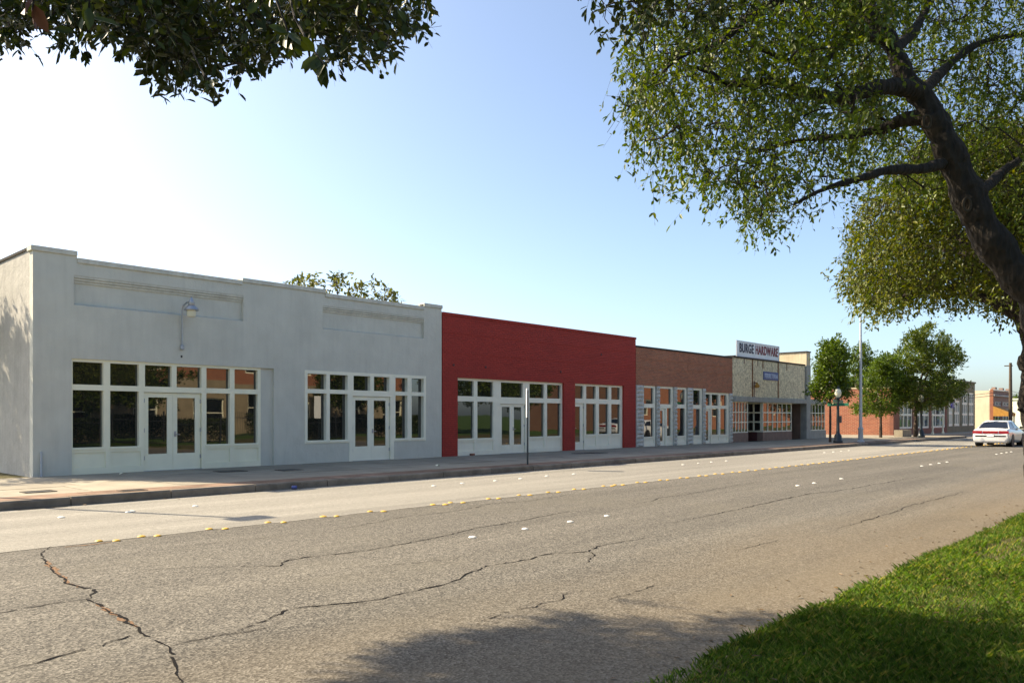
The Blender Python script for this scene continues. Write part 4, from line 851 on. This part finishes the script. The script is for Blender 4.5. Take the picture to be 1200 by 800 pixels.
def tree(name, label, cat, base, limbs, targets, nleaf, llen, lwid, spread, leafm, barkm='bark', group=None, keep=None, droop=0.35, six=True, up=0.0, twig=0.004, seed=1, per=9, twigs=True, rough=False):
    rg = np.random.default_rng(seed); rr = random.Random(seed); t = thing(name, base, label, cat, group); off = np.array(base, float)
    wood = MB(); nodes = []
    for pts, rad in limbs:
        P, Q = smooth_path(pts, rad, 12 if rough else 5); Q = [q * (1 + .10 * math.sin(k * (.55 if rough else 1.3) + seed) + rr.uniform(-.04, .04)) for k, q in enumerate(Q)]; big = max(rad) > .05; i0 = len(wood.v); wood.tube(P, Q, 22 if big else 6)
        if big and rough:
            for k in range(i0, len(wood.v)):
                v = Vector(wood.v[k]); r_ = Q[min(len(Q) - 1, (k - i0) // 22)]; wood.v[k] = tuple(v + mnoise.noise_vector(v * 16) * (.10 * r_ + .004) + mnoise.noise_vector(v * 5) * .16 * r_)
        P2, _ = resample(P, Q, 0.3); nodes += [tuple(p) for p in P2[len(P2) // 4 if len(P2) > 8 else 0:]]
    T = np.asarray(targets, float); NP = np.zeros((len(nodes) + 4 * len(T) + 4, 3)); NP[:len(nodes)] = nodes; nn = len(nodes)
    d0 = np.array([np.min(((NP[:nn] - q) ** 2).sum(1)) for q in T]); br = MB(); ends = np.zeros((len(T), 3))
    for i in np.argsort(d0):
        q = T[i]; d2 = ((NP[:nn] - q) ** 2).sum(1); j = int(np.argmin(d2)); a = NP[j].copy(); ln = math.sqrt(d2[j]); v = q - a
        jit = rg.normal(0, .09 * ln + .005, (2, 3)); m1 = a + v * .35 + jit[0] + [0, 0, .10 * ln]; m2 = a + v * .72 + jit[1] + [0, 0, .09 * ln]
        r0 = min(.05, twig * 1.2 + .012 * ln); br.tube([a, m1, m2, q], [r0, r0 * .75, r0 * .5, twig * .6], 4, cap=False)
        for k, pnt in enumerate((m1, m2, q)): NP[nn] = pnt; nn += 1
        ends[i] = (q - m2) / (np.linalg.norm(q - m2) + 1e-6)
    wood.mesh
    tr = wood.build('trunk', M[barkm], t, smooth=True)
    n = len(T); ns = max(2, nleaf // per); tw = np.repeat(T, ns, 0); e = np.repeat(ends, ns, 0)
    d = e * .7 + rg.normal(0, .55, (n * ns, 3)) + np.array([0, 0, up - droop]); d /= np.linalg.norm(d, axis=1, keepdims=True); ln = spread * rg.uniform(.6, 1.4, (n * ns, 1)) * 1.5
    st = tw + rg.normal(0, spread * .28, (n * ns, 3)) - d * ln * .35
    if keep is not None:
        msk = keep(st + d * ln * .95, rg); st, d, ln = st[msk], d[msk], ln[msk]
    q1 = st + d * ln * .55; q2 = st + d * ln + np.array([0, 0, -1]) * ln * droop * .35
    tb = MB()
    if twigs:                                     # hair-thin twigs that carry the leaves
        nrm = np.cross(d, rg.normal(0, 1, d.shape)); nrm /= np.linalg.norm(nrm, axis=1, keepdims=True) + 1e-9; bn = np.cross(d, nrm); m = len(st); w_ = twig * .45; R3 = []
        for c_, f_ in ((st, 1.0), (q1, .8), (q2, .3)):
            for a_ in (0, 2.1, 4.2): R3.append(c_ + (nrm * math.cos(a_) + bn * math.sin(a_)) * w_ * f_)
        VT = np.stack(R3, 1).reshape(-1, 3); ft = np.array([[a_, (a_ + 1) % 3, (a_ + 1) % 3 + 3, a_ + 3] for a_ in range(3)] + [[a_ + 3, (a_ + 1) % 3 + 3, (a_ + 1) % 3 + 6, a_ + 6] for a_ in range(3)]); FT = (np.arange(m)[:, None, None] * 9 + ft[None]).reshape(-1, 4)
    s = rg.random((len(st), per, 1)) ** .8; cen = (st[:, None] * (1 - s) ** 2 + q1[:, None] * 2 * s * (1 - s) + q2[:, None] * s ** 2).reshape(-1, 3); e = np.repeat(d, per, 0)
    m = len(cen); ax = e * .7 + rg.normal(0, .55, (m, 3)) + np.array([0, 0, up - droop * .5]); nr = rg.normal(0, .6, (m, 3)) + np.array([0, 0, 1.0])
    V, Fa = leaves(cen, ax, nr, llen * rg.uniform(.5, 1.4, m), lwid * rg.uniform(.6, 1.35, m), six)
    cr = wrap('crown', mesh_np('crown', V - off, Fa, M[leafm]), t)
    bo = br.mesh('branches', M[barkm], Vector(base), weld=False); tag(wrap('branches', bo, cr), kind='stuff')
    if twigs: tag(wrap('twigs', mesh_np('twigs', VT - off, FT, M[barkm]), cr), kind='stuff')
    return t
def sample_poly(poly, n, zlo, zhi, rg, inv=False):
    xs = [p[0] for p in poly]; ys = [p[1] for p in poly]; out = []
    while len(out) < n:
        x = rg.uniform(min(xs), max(xs), n * 2); y = rg.uniform(min(ys), max(ys), n * 2); m = in_poly(x, y, poly)
        for a, b in zip(x[m], y[m]): out.append((a, b))
    out = out[:n]; Z = rg.uniform(zlo, zhi, n)
    return np.array([tuple(at(a, b, z)) for (a, b), z in zip(out, Z)])
def frame_keep(poly, ragged=8, margin=12):
    """leaves that fall inside the picture stay only where the photograph shows this crown"""
    def f(P, rg):
        x, y, Z = proj(P); x = x + rg.normal(0, ragged, len(x)); y = y + rg.normal(0, ragged, len(x))
        seen = (Z > .3) & (x > -margin) & (x < 1200 + margin) & (y > -margin) & (y < 800 + margin)
        return (~seen) | in_poly(x, y, poly)
    return f
V3 = Vector
# ---- big live oak on the verge, right
Zt = 7.5
tp = [(1296, 690, 7.5), (1275, 560, 7.5), (1250, 440, 7.5), (1218, 355, 7.5), (1180, 308, 7.5), (1150, 262, 7.5), (1126, 208, 7.5), (1104, 160, 7.5), (1086, 122, 7.55), (1062, 92, 7.6), (1046, 55, 7.7), (1024, 22, 7.8), (1006, -25, 8.0), (1000, -120, 8.3)]
tr_ = [.30, .23, .20, .175, .155, .145, .132, .12, .108, .085, .078, .072, .06, .035]
def L(pts, r0, r1): return ([at(*p) for p in pts], [r0 + (r1 - r0) * k / (len(pts) - 1) for k in range(len(pts))])
limbs1 = [([at(*p) for p in tp], tr_),
    L([(1084, 112, 7.55), (1050, 102, 7.4), (1010, 108, 7.2), (985, 116, 7.1), (945, 108, 7.0), (905, 96, 6.9), (850, 98, 6.7), (835, 86, 6.6), (812, 78, 6.5)], .085, .012),
    L([(1092, 138, 7.5), (1060, 140, 7.7), (1030, 152, 7.9), (985, 160, 8.0), (940, 164, 8.2), (880, 180, 8.3)], .075, .012),
    L([(1121, 186, 7.56), (1085, 197, 7.36), (1040, 200, 7.1), (1005, 210, 6.9), (965, 222, 6.8), (930, 240, 6.7)], .06, .010),
    L([(1046, 55, 7.7), (1000, 40, 7.4), (960, 75, 7.2), (915, 68, 7.0), (880, 52, 6.8)], .05, .010),
    L([(1024, 20, 7.8), (960, -10, 7.4), (890, 12, 7.0), (850, 45, 6.8), (800, 66, 6.6), (770, 90, 6.5)], .05, .008),
    L([(1048, 60, 7.7), (1075, 30, 8.2), (1088, 0, 8.6), (1100, -60, 9.2)], .06, .02), L([(1080, 110, 7.6), (1110, 78, 8.2), (1150, 50, 8.8), (1200, 40, 9.6)], .06, .02),
    L([(1140, 235, 7.5), (1190, 190, 8.4), (1260, 150, 9.5)], .06, .02), L([(1215, 350, 7.5), (1290, 250, 7.0), (1380, 120, 6.6), (1450, 0, 6.4)], .14, .03)]
for q in ((1084, 144), (1131, 243)):                    # healed pruning scars facing the camera
    pass
poly1 = [(728, 40), (716, 70), (714, 120), (718, 165), (742, 185), (748, 205), (765, 228), (775, 250), (800, 232), (835, 240), (872, 250), (862, 288), (905, 300), (930, 280), (968, 262), (985, 235), (1005, 232), (1030, 225), (1080, 240), (1120, 270), (1160, 310), (1215, 350), (1215, -20), (700, -20)]
rg = np.random.default_rng(5)
Apoly = ([(735, 40), (722, 110), (728, 160), (760, 210), (800, 215), (850, 235), (880, 262), (930, 262), (960, 230), (1000, 190), (1060, 170), (1060, -90), (760, -90)])
cen_ = sample_poly(Apoly, 85, 6.0, 8.8, rg); A = np.concatenate([sample_poly(Apoly, 190, 5.8, 9.0, rg), np.repeat(cen_, 4, 0) + rg.normal(0, .26, (340, 3))])
xa_, ya_, _ = proj(A); A = A[in_poly(xa_, ya_, Apoly)]
B_ = sample_poly([(1000, 215), (1120, 235), (1230, 240), (1420, 200), (1480, -250), (1000, -300), (980, -60)], 1150, 7.9, 11.8, rg)
C_ = sample_poly([(700, -60), (1050, -60), (1050, -330), (820, -330)], 160, 5.5, 9.5, rg)
oak = tree('live_oak', 'large leaning live oak with dark trunk on the grass verge at right', 'tree', tuple(ground(1296, 690, .085)), limbs1, np.concatenate([A, B_, C_]), 70, .054, .023, .34, 'leaf_oak', keep=frame_keep(poly1, 11), seed=3, droop=.45, per=11, rough=True)
trunk = [c for c in oak.children if c.name.startswith('trunk')][0]
M['scar'] = plain('scar', (.055, .042, .03), .9, .3, 30)
for (px, py, Zz) in ((1086, 143, 7.385), (1133, 240, 7.36)):
    c = at(px, py, Zz); mb = MB(); ring = []
    for k in range(13):
        a_ = 2 * math.pi * k / 12; ring.append(c + RT * (.036 * math.cos(a_)) + V3((0, 0, .062 * math.sin(a_))))
    mb.tube(ring, .014, 6, cap=False); mb.build('pruning_scar', M['scar'], trunk, smooth=True)
# ---- second oak further along the verge
b2 = at(1236, 489, 11.2); b2.z = .085
limbs2 = [([b2, at(1217, 510, 11.2), at(1213, 440, 11.2), at(1215, 400, 11.2), at(1192, 345, 11.3), at(1150, 300, 11.6), at(1110, 265, 12)], [.26, .20, .19, .19, .15, .10, .05]),
    L([(1200, 372, 11.2), (1160, 352, 11.6), (1120, 338, 12), (1080, 340, 12.4), (1045, 352, 12.8)], .09, .015), L([(1205, 380, 11.2), (1240, 300, 11.0), (1290, 220, 11)], .14, .03), L([(1150, 302, 11.6), (1090, 290, 12.4), (1030, 300, 13)], .06, .015)]
poly2 = [(965, 322), (985, 275), (998, 235), (1020, 200), (1080, 150), (1215, 120), (1215, 386), (1190, 378), (1150, 370), (1095, 362), (1050, 368), (1022, 382), (1000, 372), (975, 345)]
rg = np.random.default_rng(6)
T2 = np.concatenate([sample_poly([(980, 322), (992, 280), (1006, 245), (1040, 205), (1090, 165), (1225, 140), (1225, 368), (1150, 356), (1090, 350), (1030, 365), (990, 345)], 900, 10.5, 15.0, rg), sample_poly([(1200, 380), (1400, 400), (1420, 120), (1190, 180)], 200, 9.5, 14, rg)])
tree('live_oak', 'second live oak further along the verge with dense olive crown', 'tree', tuple(b2), limbs2, T2, 63, .066, .030, .40, 'leaf_oak2', keep=frame_keep(poly2, 7), seed=4, droop=.4, rough=True)
burl = [c for o in COL.objects if o.get('label', '').startswith('second live oak') for c in o.children if c.name.startswith('trunk')][0]
bp = at(1204, 424, 11.1); mb = MB(); mb.lathe(bp - V3((0, 0, .16)), [(.02, 0), (.10, .05), (.13, .14), (.11, .24), (.03, .31)], 10); mb.build('burl', M['bark'], burl, smooth=True)
bp = at(1199, 481, 11.1); MB().tube([bp + RT * .03, bp - RT * .07 + V3((0, 0, .02))], [.05, .02], 8).build('branch_stub', M['bark'], burl)

# ---- oak that overhangs the camera: dark fringe at the top and the shade on the road and grass
fr1 = [(-20, 58), (10, 60), (30, 50), (50, 40), (70, 62), (85, 48), (105, 55), (118, 45), (135, 45), (150, 60), (165, 72), (172, 92), (190, 112), (212, 116), (228, 104), (250, 108), (262, 92), (285, 86), (310, 84), (330, 58), (346, 72), (362, 36), (374, 62), (386, 86), (405, 84), (412, 66), (430, 56), (440, 88), (452, 84), (462, 66), (478, 60), (488, 30), (500, 46), (513, 44), (508, 14), (518, -20), (-20, -20)]
fr2 = [(676, -20), (682, 22), (690, 34), (700, 56), (708, 50), (722, 44), (742, 56), (760, 44), (785, 55), (800, 38), (825, 24), (860, 18), (920, -20)]
def keep0(P, rg):
    x, y, Z = proj(P); m = len(x); x = x + rg.normal(0, 4, m); y = y + rg.normal(0, 7, m)
    seen = (Z > .1) & (x > -12) & (x < 1212) & (y > -12) & (y < 812)
    return ((~seen) | in_poly(x, y, fr1) | in_poly(x, y, fr2)) & ((Z > 1.5) | (P[:, 2] > 3.0))
rg = np.random.default_rng(8)
F1 = sample_poly([(-30, 45), (60, 35), (100, 40), (160, 50), (180, 85), (215, 95), (255, 90), (310, 70), (345, 50), (365, 25), (395, 70), (415, 50), (440, 70), (475, 45), (500, 15), (500, -60), (-30, -60)], 330, 3.6, 6.2, rg)
F2 = sample_poly([(684, -50), (690, 10), (705, 40), (740, 40), (790, 30), (830, 10), (900, -20), (900, -60)], 40, 5.0, 6.4, rg)
SH = []                                                   # leaf sprays up the sun's ray from the ground that lies in shade
shade = [(400, 830), (450, 785), (500, 758), (540, 750), (610, 742), (690, 722), (770, 706), (860, 712), (950, 700), (1000, 690), (1075, 700), (1130, 688), (1200, 686), (1330, 700), (1330, 1000), (300, 1000)]
CC = [(rg.uniform(430, 1250), rg.uniform(700, 860)) for _ in range(120)]; CC = [c_ for c_ in CC if in_poly([c_[0]], [c_[1]], shade)[0]]
while len(SH) < 2300:
    core = len(SH) % 2 == 0; cc = CC[rg.integers(len(CC))]
    px, py = (cc[0] + rg.normal(0, 26), cc[1] + rg.normal(0, 8)) if core else (rg.uniform(300, 1330), rg.uniform(680, 1000))
    if not in_poly([px], [py], shade)[0]: continue
    g_ = ground(px, py); z = rg.uniform(5.0, 7.0); p = g_ + TO_SUN * (z / TO_SUN.z); x_, y_, Z_ = proj(np.array(p))
    if Z_ > .2 and -40 < x_ < 1240 and y_ > -40: continue
    SH.append(tuple(p))
lb = V3((-2.2, -0.4, .085))
mid = np.array(SH).mean(0)
limbs0 = [([lb, V3((-2.1, -.2, 1.5)), V3((-1.7, .3, 3.2)), V3((-1.0, 1.4, 4.8)), V3((-.4, 3.2, 6.0)), V3((-.2, 5.5, 6.7)), V3((0, 8, 7.0)), V3((.4, 10.5, 7.2))], [.38, .30, .27, .22, .17, .13, .09, .04]),
    ([V3((-1.0, 1.4, 4.8)), V3((.3, 2.2, 5.2)), V3((1.4, 3.3, 5.2)), V3((2.3, 4.2, 5.0)), V3((3.2, 4.6, 4.8))], [.12, .09, .06, .04, .02]),
    ([V3((-1.4, .8, 4.2)), V3((.6, .9, 5.2)), V3((2.4, 1.5, 5.6)), V3((3.8, 2.4, 5.4)), V3((4.6, 2.6, 5.0))], [.12, .10, .07, .05, .02]),
    ([V3((-.4, 3.2, 6.0)), V3((1.2, 5.2, 6.8)), V3((2.4, 7.2, 7.2)), V3((3.2, 8.6, 7.4))], [.10, .08, .05, .03]), ([V3((-.6, 2.6, 5.8)), V3((-2, 5, 6.8)), V3((-3, 8, 7.2)), V3((-3.4, 10, 7.4))], [.1, .08, .05, .03])]
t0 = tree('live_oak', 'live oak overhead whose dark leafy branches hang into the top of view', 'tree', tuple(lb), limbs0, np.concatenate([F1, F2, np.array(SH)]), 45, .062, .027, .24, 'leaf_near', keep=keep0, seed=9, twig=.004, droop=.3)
cr0 = [c for c in t0.children if c.name.startswith('crown')][0]
# a few sprigs hanging close to the lens
def sprig(pts, nl, L_, W_, mat, seed):
    rg = np.random.default_rng(seed); P = [at(*p) for p in pts]; MB().tube(P, [.004] * (len(P) - 1) + [.002], 5).build('twig', M['bark'], cr0)
    a = np.array([tuple(P[-1])] * nl); k = rg.random((nl, 1)); a = a + (np.array(tuple(P[-2])) - a) * k * .7
    ax = rg.normal(0, .55, (nl, 3)) + np.array([0, 0, -.9]); nr = np.tile(np.array(tuple(-FW)), (nl, 1)) + rg.normal(0, .5, (nl, 3)); V, Fa = leaves(a, ax, nr, np.full(nl, L_) * rg.uniform(.7, 1.2, nl), np.full(nl, W_))
    wrap('sprig', mesh_np('sprig', V - np.array(tuple(lb)), Fa, M[mat]), cr0)
sprig([(330, -40, 2.9), (345, 20, 2.8), (362, 52, 2.75), (380, 76, 2.7)], 13, .085, .032, 'leaf_near', 1)
sprig([(300, -60, 2.7), (320, -10, 2.6), (335, 30, 2.6), (340, 48, 2.6)], 12, .075, .03, 'leaf_near', 2)
sprig([(60, -60, 2.4), (40, -10, 2.3), (38, 12, 2.3)], 3, .11, .04, 'leaf_brown', 5)
sprig([(110, -60, 2.6), (105, -10, 2.5), (104, 22, 2.5)], 6, .08, .03, 'leaf_near', 4)
sprig([(150, -40, 4.2), (148, 10, 4.1), (146, 55, 4.0), (143, 66, 4.0)], 8, .06, .026, 'leaf_near', 6)
sprig([(105, 20, 4.4), (100, 55, 4.3), (104, 68, 4.3)], 9, .06, .026, 'leaf_near', 7)
sprig([(225, 60, 3.4), (240, 90, 3.3), (250, 100, 3.3)], 12, .06, .026, 'leaf_near', 8)

# ---- street trees past the hardware shop
def street_tree(label, px, by, poly, n, dZ, leafm, seed, trunk_r=.075, nleaf=90, ll=.16, lw=.09, sp=.42, fork=.45, dz0=0):
    y = by; x = fx(px, y); base = V3((x, y, SW)); Z = x * FW.x + y * FW.y; rg = np.random.default_rng(seed); T = sample_poly(poly, n, Z - dZ, Z + dZ, rg)
    # thin the corners of the slab so that the crown is rounded in depth as well
    px_, py_, z_ = proj(T); cx = np.mean([p[0] for p in poly]); hw = (max(p[0] for p in poly) - min(p[0] for p in poly)) / 2
    T = T[((px_ - cx) / hw) ** 2 + ((z_ - Z) / dZ) ** 2 < 1.15]
    c = T.mean(0); top = T[np.argmax(T[:, 2])]; lo = T[:, 2].min(); H = c[2]
    limbs = [([base, base + V3((.03, 0, (lo - SW) * .6)), base + V3((.05, .02, max(1.0, lo - SW + .1))), V3(c) * .5 + (base + V3((0, 0, H))) * .5 - V3((0, 0, .4)), V3(c) + V3((0, 0, .5))], [trunk_r * 1.3, trunk_r, trunk_r * .9, trunk_r * .6, trunk_r * .2])]
    fk = base + V3((.05, .02, max(1.0, lo - SW - .1)))
    for k in range(4):
        q = T[rg.integers(len(T))]; limbs.append(([fk, fk.lerp(V3(q), .5) + V3((0, 0, .2)), V3(q)], [trunk_r * .6, trunk_r * .35, .01]))
    return tree('street_tree', label, 'tree', tuple(base), limbs, T, nleaf, ll, lw, sp, leafm, 'bark_far', 'street trees beyond the hardware shop', frame_keep([(min(p[0] for p in poly) - 12, min(p[1] for p in poly) - 12), (max(p[0] for p in poly) + 12, min(p[1] for p in poly) - 12), (max(p[0] for p in poly) + 12, max(p[1] for p in poly) + 8), (min(p[0] for p in poly) - 12, max(p[1] for p in poly) + 8)], 2), six=False, droop=.1, up=.3, twig=.01, seed=seed, twigs=False)
street_tree('slim street tree leaning right beside the tan hardware shop', 972.8, 17.6, [(953, 446), (960, 420), (966, 404), (974, 402), (983, 396), (990, 394), (991, 420), (994, 440), (992, 462), (975, 468), (958, 466), (950, 455)], 150, 1.3, 'leaf_street', 21, .06)
street_tree('darker green tree set back behind the tall grey pole', 1022, 27.0, [(988, 440), (998, 414), (1010, 404), (1020, 408), (1028, 430), (1026, 482), (998, 484), (984, 462)], 230, 1.8, 'leaf_street', 22, .1, ll=.2, lw=.1)
street_tree('bright green low crowned tree in front of the brick wall', 1032, 19.0, [(1008, 470), (1014, 440), (1025, 424), (1038, 414), (1052, 420), (1062, 445), (1062, 474), (1040, 484), (1016, 484), (1000, 486), (992, 478)], 220, 2.2, 'leaf_street', 23, .09)
street_tree('tallest street tree with wide olive green crown before the brick shopfront', 1073, 17.6, [(1046, 410), (1058, 398), (1068, 392), (1080, 386), (1092, 380), (1098, 392), (1110, 396), (1122, 402), (1124, 414), (1132, 420), (1116, 432), (1112, 444), (1128, 448), (1134, 455), (1118, 466), (1100, 476), (1076, 478), (1056, 468), (1044, 440)], 420, 3.0, 'leaf_street2', 24, .13, 90)
# ---- trees behind, beside and across
street_x = at(405, 489, 40)
def loose_tree(name, label, base, T, leafm, seed, nleaf, ll, lw, sp, keep=None, r=.16, group=None):
    rg = np.random.default_rng(seed); base = V3(base); c = V3(T.mean(0)); lo = T[:, 2].min()
    limbs = [([base, base.lerp(V3((c.x, c.y, lo)), .6), V3((c.x * .6 + base.x * .4, c.y * .6 + base.y * .4, max(lo, 1.5))), c], [r, r * .85, r * .7, r * .3])]
    for k in range(6): q = V3(T[rg.integers(len(T))]); a = base.lerp(c, .55); limbs.append(([a, a.lerp(q, .5) + V3((0, 0, .3)), q], [r * .5, r * .3, .012]))
    return tree(name, label, 'tree', tuple(base), limbs, T, nleaf, ll, lw, sp, leafm, 'bark_far', group, keep, six=False, seed=seed, twig=.008, twigs=False)
rg = np.random.default_rng(31)
T = np.concatenate([sample_poly([(345, 342), (343, 322), (356, 320), (375, 332), (375, 345)], 22, 38, 42, rg), sample_poly([(345, 345), (350, 326), (380, 334), (392, 322), (412, 320), (440, 328), (462, 344), (470, 352), (440, 380), (380, 380)], 60, 38, 42, rg), sample_poly([(350, 470), (350, 350), (460, 356), (460, 470)], 60, 38, 42, rg)])
loose_tree('background_tree', 'sparse pale leafed tree showing above the grey parapet', (street_x.x, street_x.y, 0.0), T, 'leaf_pale', 32, 27, .24, .13, .45, frame_keep([(338, 330), (350, 318), (395, 318), (430, 312), (470, 345), (480, 420), (340, 420)], 3))
# shade tree beside the grey side wall (outside the picture); its sprays lie up the sun's ray from the dappled wall
TT = []
while len(TT) < 650:
    yy = rg.uniform(FY - 1.2, FY + 7); zz = rg.uniform(.15, 4.3 - .25 * max(0, FY + 1.5 - yy)) if rg.random() < .9 else rg.uniform(0.1, 1)
    if yy < FY: g_ = V3((GX0 + rg.uniform(-2.5, 1.0), yy - rg.uniform(0, 1.5), SW))
    else: g_ = V3((GX0, yy, zz))
    s = rg.uniform(6.0, 10.5); p = g_ + TO_SUN * s; x_, y_, Z_ = proj(np.array(p))
    if x_ > -30: continue
    TT.append(tuple(p))
TT = np.array(TT); c = TT.mean(0)
loose_tree('shade_tree', 'tree left of the grey shop that dapples its side wall', (c[0] - .5, c[1] + .5, .1), TT, 'leaf_oak', 33, 45, .13, .065, .32, lambda P, rg: proj(P)[0] < -15, r=.14)
# far treetops at the end of the street
for k, (px, h) in enumerate(((1189, 4.6), (1197, 4.4))):
    base = at(px, 489, 190 + 12 * k); rg = np.random.default_rng(40 + k); n = 70; T = rg.normal(0, 1, (n, 3)); T = T / np.linalg.norm(T, axis=1, keepdims=True) * rg.random((n, 1)) ** .4 * np.array([3.6, 3.6, 2.2]) + np.array([base.x, base.y, h])
    loose_tree('distant_tree', ['low dark treetop above the far white building', 'treetop beside the far white building, nearest the oak trunk', 'far tree right of the white building'][k], (base.x, base.y, 0), T, 'leaf_street', 40 + k, 45, .5, .3, .9)
# trees on the lawn across the street, copies that share their meshes
src = [o for o in COL.objects if o.get('label', '').startswith('tallest street tree')][0]
def copy_tree(o, loc, s, rz, label):
    def rec(a, par):
        c = link(a.copy()); c.parent = par
        for ch in a.children: rec(ch, c)
        return c
    c = rec(o, None); c.location = loc; c.scale = (s,) * 3; c.rotation_euler = (0, 0, rz); tag(c, label, 'tree', 'trees on the lawn across the street'); c.name = 'lawn_tree'
for loc, s, rz, lab in (((19, -8, .08), 1.0, 1, 'lawn tree before the left end of the cream and brick building, mirrored in glass'), ((36, -7, .08), 1.1, 2.4, 'lawn tree before the middle of the cream and brick building'), ((49, -4, .08), 1.2, 4, 'lawn tree at the right corner of the cream and brick building'), ((56, -6, .08), 1.3, 5.1, 'lawn tree in the gap between the two opposite brick buildings')):
    copy_tree(src, loc, s, rz, lab)

# ================================================================== GRASS on the verge
rg = np.random.default_rng(77)
n = 520000
gx = rg.uniform(1.5, 19, n) ; gy = VY + .08 - np.abs(rg.normal(0, 1, n)) * 0 - rg.uniform(0, 4.6, n)
dist = np.hypot(gx, gy); px_, py_, Zc = proj(np.stack([gx, gy, np.full(n, .09)], 1))
ok = (Zc > 1.5) & (px_ < 1420) & (px_ > 500) & (py_ < 1000) & (rg.random(n) < np.clip(1.25 - dist * .045, .35, 1))
edge = VY + .02 + .07 * np.sin(gx * 2.1) * np.sin(gx * .9) + .06 * np.sin(gx * 5.3 + 1) + rg.normal(0, .035, n)
ok &= gy < edge
pat = np.sin(gx * 1.7 + 2 * np.sin(gy * 2.3)) + np.sin(gy * 3.1 + gx * .8) + rg.normal(0, .8, n)         # thin and bare patches
ok &= pat > -1.75
bare = np.hypot((gx - 10.5) / 1.3, (gy - 1.92) / .30) + .25 * np.sin(gx * 9) * np.sin(gy * 17) < 1; ok &= ~(bare & (rg.random(n) < .88))
gx, gy, pat = gx[ok], gy[ok], pat[ok]; n = len(gx)
h = rg.uniform(.03, .072, n) * (1 + .25 * np.clip(pat, -1, 1)); az = rg.uniform(0, 2 * np.pi, n); lean = rg.uniform(.2, 1.0, n) * h; w = rg.uniform(.0015, .0031, n)
b0 = np.stack([gx, gy, np.where(gy > VY, .03, .08)], 1); dx = np.stack([np.cos(az), np.sin(az), 0 * az], 1); sx = np.stack([-np.sin(az), np.cos(az), 0 * az], 1)
mid_ = b0 + dx * (lean * .35)[:, None] + np.array([0, 0, 1]) * (h * .62)[:, None]; tip = b0 + dx * lean[:, None] + np.array([0, 0, 1]) * (h * .95)[:, None]
V = np.stack([b0 + sx * w[:, None], b0 - sx * w[:, None], mid_ - sx * (w * .8)[:, None], tip, mid_ + sx * (w * .8)[:, None]], 1).reshape(-1, 3)
Fa = np.arange(n * 5).reshape(-1, 5)
tag(wrap('grass', mesh_np('grass', V, Fa, M['grass'])), 'short green grass on the roadside verge', 'grass', kind='stuff')
print('grass blades', n)

for lab, x0, x1, sd in (('dark clipped hedge behind the iron fence across the street', 8, 27, 51), ('dark clipped hedge nearer the gap between opposite buildings', 29, 46, 52)):
    rg = np.random.default_rng(sd); m = 26000; P = np.stack([rg.uniform(x0, x1, m), rg.uniform(-9.4, -8.2, m), .1 + 1.55 * rg.random(m) ** .6], 1); ax = rg.normal(0, 1, (m, 3)); V, Fa = leaves(P, ax, rg.normal(0, 1, (m, 3)), np.full(m, .13), np.full(m, .08), False)
    o = wrap('hedge', mesh_np('hedge', V, Fa, M['leaf_near'])); tag(o, lab, 'hedge')

# ---- fallen leaves on the verge and in the gutter
rg = np.random.default_rng(99); m = 420
fx_ = rg.uniform(2.5, 17, m); fy_ = np.where(rg.random(m) < .55, rg.uniform(-.5, VY, m), VY + np.abs(rg.normal(0, .35, m))); fz_ = np.where(fy_ < VY - .1, .125, .012)
V, Fa = leaves(np.stack([fx_, fy_, fz_], 1), np.stack([rg.normal(0, 1, m), rg.normal(0, 1, m), rg.normal(0, .12, m)], 1), np.tile([0, 0, 1.], (m, 1)) + rg.normal(0, .25, (m, 3)), rg.uniform(.035, .065, m), rg.uniform(.016, .028, m))
M['leaf_dry'] = leaf_mat('leaf_dry', [(.10, .055, .022), (.20, .12, .045), (.06, .04, .02)], .15, (.2, .15, .05))
tag(wrap('fallen_leaves', mesh_np('fallen_leaves', V, Fa, M['leaf_dry'])), 'dry fallen leaves scattered on verge and road edge', 'leaves', kind='stuff')
m = 160; V, Fa = leaves(np.stack([rg.uniform(-3, 40, m), KY - np.abs(rg.normal(0, .12, m)) - .02, np.full(m, .012)], 1), np.stack([rg.normal(0, 1, m), rg.normal(0, 1, m), rg.normal(0, .1, m)], 1), np.tile([0, 0, 1.], (m, 1)) + rg.normal(0, .2, (m, 3)), rg.uniform(.04, .09, m), rg.uniform(.02, .04, m))
tag(wrap('fallen_leaves', mesh_np('fallen_leaves', V, Fa, M['leaf_dry'])), 'dry leaves and debris along the far gutter', 'leaves', kind='stuff')
